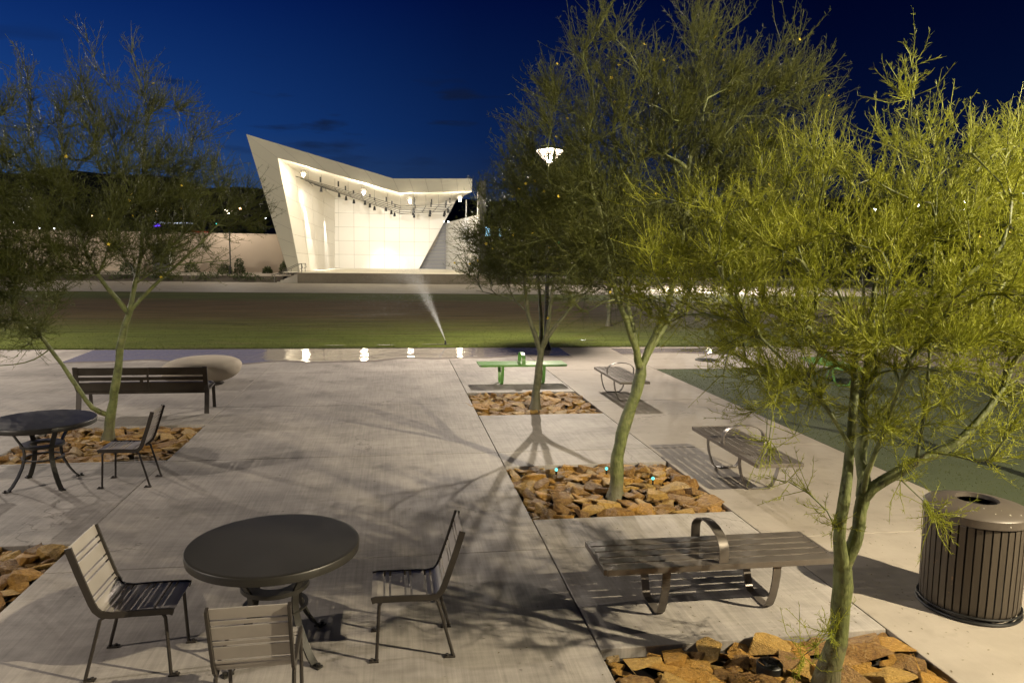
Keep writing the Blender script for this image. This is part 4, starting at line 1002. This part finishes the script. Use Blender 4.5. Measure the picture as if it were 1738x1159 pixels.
scatter_cover('ground_cover', 3.4, 22, 24.35, 25.2, lambda y: .03+(y-24.3)/.9*.19, 5200, .25, 'shrub')
# grass: short blades, dense near the walk, thinning out
n = 60000; u = rg.uniform(0, 1, n); yy = 7.72*S+u**2.2*9.0; xx = rg.uniform(-5.5*S, 6.5*S, n)
p = np.stack([xx, yy, np.full(n, LZ+.010)], 1); nd = norm_(rg.normal(0, .45, (n, 3))+np.array([0, 0, 1])); ln = rg.uniform(.02, .05, (n, 1)); sd = norm_(np.cross(nd, rg.normal(size=(n, 3))))*.004
V = np.stack([p-sd, p+sd, p+nd*ln], 1).reshape(-1, 3)
o = link('grass', npmesh('grass', V, np.arange(n*3).reshape(-1, 3)), M['blade']); o['kind'] = 'stuff'

n = 30000; xx = rg.uniform(turf_r[0]*S+.02, turf_r[2]*S, n); yy = rg.uniform(turf_r[1]*S, turf_r[3]*S-.02, n)
p = np.stack([xx, yy, np.full(n, -.008)], 1); nd = norm_(rg.normal(0, .6, (n, 3))+np.array([0, 0, 1])); ln = rg.uniform(.012, .03, (n, 1)); sd = norm_(np.cross(nd, rg.normal(size=(n, 3))))*.004
V = np.stack([p-sd, p+sd, p+nd*ln], 1).reshape(-1, 3)
o = link('grass', npmesh('grass', V, np.arange(n*3).reshape(-1, 3)), M['leaf_dark']); o['kind'] = 'stuff'
n = 1500; tx = np.array([(.92, 4.7), (.93, 2.92), (1.01, 1.5), (-1.5, 4.1), (1.5, 2.2)])[rg.integers(0, 5, n)]; p = np.concatenate([tx+rg.normal(0, .38, (n, 2)), np.full((n, 1), .003/S)], 1)*S
d = rg.normal(size=(n, 3)); d[:, 2] *= .15; d = norm_(d); sd = norm_(np.cross(d, np.array([0, 0, 1.])))*rg.uniform(.002, .006, (n, 1)); ln = rg.uniform(.01, .035, (n, 1))
V = np.stack([p-d*ln/2, p+sd, p+d*ln/2, p-sd], 1).reshape(-1, 3); V[:, 2] = np.maximum(V[:, 2], .002)
o = link('leaf_litter', npmesh('leaf_litter', V, np.arange(n*4).reshape(-1, 4)), M['litter']); o['kind'] = 'stuff'

# ------------------------------------------------------------------ lawn sprinkler with its jet of drops
spk = thing('lawn_sprinkler', 'lawn sprinkler throwing a jet of spray at the near edge of the lawn', 'sprinkler', U(.545, 7.95, 0))
mb = MB(); mb.lathe([(.03, .03), (.03, .14), (.022, .15), (.022, .19), (.005, .195)], 12); mb.build('riser', M['black_metal'], spk, True)
n = 17000; t = rg.beta(1.0, 1.6, n); v0 = 15.0; tt = t*1.35
az_ = math.radians(100)+rg.normal(0, .024, n)*(1+3.0*t); elv = math.radians(27)+rg.normal(0, .02, n)*(1+1.5*t)
drag = (1-np.exp(-.75*tt))/.75
p = np.stack([v0*np.cos(elv)*np.cos(az_)*drag, v0*np.cos(elv)*np.sin(az_)*drag, .19+v0*np.sin(elv)*drag-4.9*tt**2*.72], 1)
fall = rg.uniform(0, 1, n)**3*1.4*t; p[:, 2] = np.maximum(p[:, 2]-fall, LZ+.03); p[:, 0] -= rg.exponential(.35, n)*t*(fall > .1)
sz = rg.uniform(.003, .007, (n, 1)); dv = norm_(rg.normal(size=(n, 3)))
n2_ = 16000; m_ = np.stack([rg.normal(-2.2, 1.9, n2_), rg.normal(6.5, 3.0, n2_), LZ+.1+np.abs(rg.normal(.5, .7, n2_))], 1); m_ = m_[(m_[:, 1] > .5)]
p = np.vstack([p, m_]); sz = np.vstack([sz, rg.uniform(.0018, .0032, (len(m_), 1))]); n = len(p); dv = norm_(rg.normal(size=(n, 3)))
e1 = norm_(np.cross(dv, rg.normal(size=(n, 3)))); e2 = np.cross(dv, e1)
V = np.stack([p+dv*sz, p-dv*sz*.4+e1*sz, p-dv*sz*.4-e1*sz*.5+e2*sz*.87, p-dv*sz*.4-e1*sz*.5-e2*sz*.87], 1).reshape(-1, 3)
F = (np.arange(n)[:, None, None]*4+np.array([(0,1,2),(0,2,3),(0,3,1),(1,3,2)])[None]).reshape(-1, 3)
o = link('water_spray', npmesh('water_spray', V, F), M['drop'], spk); o['kind'] = 'stuff'

# ------------------------------------------------------------------ the town beyond: lamps, signals, a shop
def far_lamp(x, y, z, glow, r_, label, cat='street lamp', name='distant_lamp', grp='distant town lamps'):
    t = thing(name, label, cat, U(x, y, -.05), 0, grp)
    mb = MB(); mb.lathe([(.09, 0), (.06, z*S-r_)], 6); mb.build('pole', M['dark_slab'], t)
    mb = MB(); mb.lathe([(.2*r_, -r_), (r_, -.2*r_), (r_, .3*r_), (.3*r_, .9*r_)], 10, (0, 0, z*S)); mb.build('lamp_head', glow, t, True)
FL = [(-46.62,4.88,'w',.55), (-46.2,4.03,'w',.35), (-43.2,3.52,'w',.3), (-41.57,3.48,'w',.3), (-38.8,5.06,'w',.3), (-37.16,5.1,'o',.35), (-34.97,5.15,'w',.2), (-29.6,5.93,'o',.22), (-19.44,6.48,'o',.42), (-16.34,5.36,'w',.2),
      (6.56,5.41,'w',.36), (7.19,5.34,'w',.36), (15.5,4.5,'w',.35), (19.4,4.5,'w',.3), (24.8,3.4,'w',.5), (26.1,2.2,'w',1.1), (27.55,4.98,'w',.28), (34.8,4.3,'w',.5), (36.1,5.24,'w',.3), (40.5,5.17,'o',.7), (42.5,6.28,'w',.4), (43.5,4.07,'w',.35),
      (50.4,4.7,'w',.4), (55.2,4.4,'w',.5), (69.8,8.5,'w',.6), (76.7,9.28,'w',.7), (84.5,10.1,'w',.6), (84.6,8.95,'w',.6), (93.9,11.5,'w',.9)]
ORD = 'first second third fourth fifth sixth seventh eighth ninth tenth eleventh twelfth thirteenth fourteenth fifteenth sixteenth seventeenth eighteenth nineteenth twentieth'.split()
seen = {}
for x, z, c, r_ in FL:
    cn = 'white' if c == 'w' else 'orange'; sd_ = 'left of the band shell' if x < 0 else 'right of the band shell'
    k = seen[(cn, sd_)] = seen.get((cn, sd_), -1)+1
    far_lamp(x*.6, 60, 1+(z-1)*.6, M['far_white'] if c == 'w' else M['far_orange'], r_*.55, f'tiny {cn} town lamp, {ORD[k]} {cn} one from the left {sd_}', grp=f'distant {cn} lamps {sd_}')
far_lamp(-22.37, 100, 4.47, M['far_teal'], .35, 'teal traffic light glowing far off above the tan wall', 'traffic light', 'traffic_light', 'distant traffic lights')
far_lamp(13.36, 60, 2.17, M['far_green'], .4, 'green traffic light glowing through the slender tree', 'traffic light', 'traffic_light', 'distant traffic lights')
far_lamp(-24.7, 100, 4.94, M['far_blue'], .5, 'pale blue lit sign glowing far off above the tan wall', 'sign', 'lit_sign', 'distant lit signs')
for x, lb in ((12.53, 'pale blue lit window strip just right of the dark stage column'), (14.3, 'dimmer pale blue lit strip further right of the dark stage column')):
    t = thing('lit_sign', lb, 'sign', U(x, 100, 0), 0, 'distant lit signs'); mb = MB(); mb.box((-.1, 0, 0), (.1, .2, 3.3*S)); mb.build('pole', M['dark_slab'], t)
    mb = MB(); mb.box((-.9 if x < 13 else -.6, -.1, 3.5*S), (.9 if x < 13 else .6, .1, 4.7*S)); mb.build('panel', M['far_blue'], t)
    mb = MB(); mb.box((-1.0, -.02, 3.4*S), (1.0, .12, 3.49*S)); mb.build('frame', M['dark_slab'], t)
t = thing('shop', 'far roadside shop with a white lit roof edge and purple sign above the tan wall', 'shop', U(-24.7, 90, -.1))
mb = MB(); mb.box((-2.3*S, 0, 0), (2.3*S, 12, 4.0*S)); mb.build('wall', M['dark_wall'], t)
mb = MB(); mb.box((-2.2*S, -.35, 4.08*S), (2.2*S, -.05, 4.22*S)); mb.build('lit_roof_edge', M['strip_glow'], t)
mb = MB(); mb.box((-2.3*S, -.25, 3.72*S), (-1.5*S, -.05, 4.0*S)); mb.build('sign', M['purple_glow'], t)
mb = MB(); mb.box((1.9*S, -1.5, 2.9*S), (3.6*S, -.1, 3.3*S)); mb.build('awning', M['red_glow'], t)
for k in range(4):
    mb = MB(); mb.box(((-1.2+.7*k)*S, -.06, 2.7*S), ((-.7+.7*k)*S, -.01, 3.4*S)); mb.build('window', M['liner'], t)
# dark tree line of the far town
n = 16000; xx = rg.uniform(-60, 110, n); h = (1.6+.7*np.sin(xx*.35)+.6*np.sin(xx*.9+2)+.4*np.sin(xx*2.3)+np.clip(xx-20, 0, 80)*.03)
p = np.stack([xx*S, (75+rg.normal(0, 2, n))*S, rg.uniform(0, 1, n)**.8*np.clip(h, .4, 9)*S*1.25], 1); nd = norm_(rg.normal(size=(n, 3))); sd = norm_(np.cross(nd, rg.normal(size=(n, 3))))*.55; ln = 1.5
V = np.stack([p, p+nd*ln*.5+sd, p+nd*ln, p+nd*ln*.5-sd], 1).reshape(-1, 3)
o = link('far_tree_line', npmesh('far_tree_line', V, np.arange(n*4).reshape(-1, 4)), M['shrub']); o['kind'] = 'stuff'
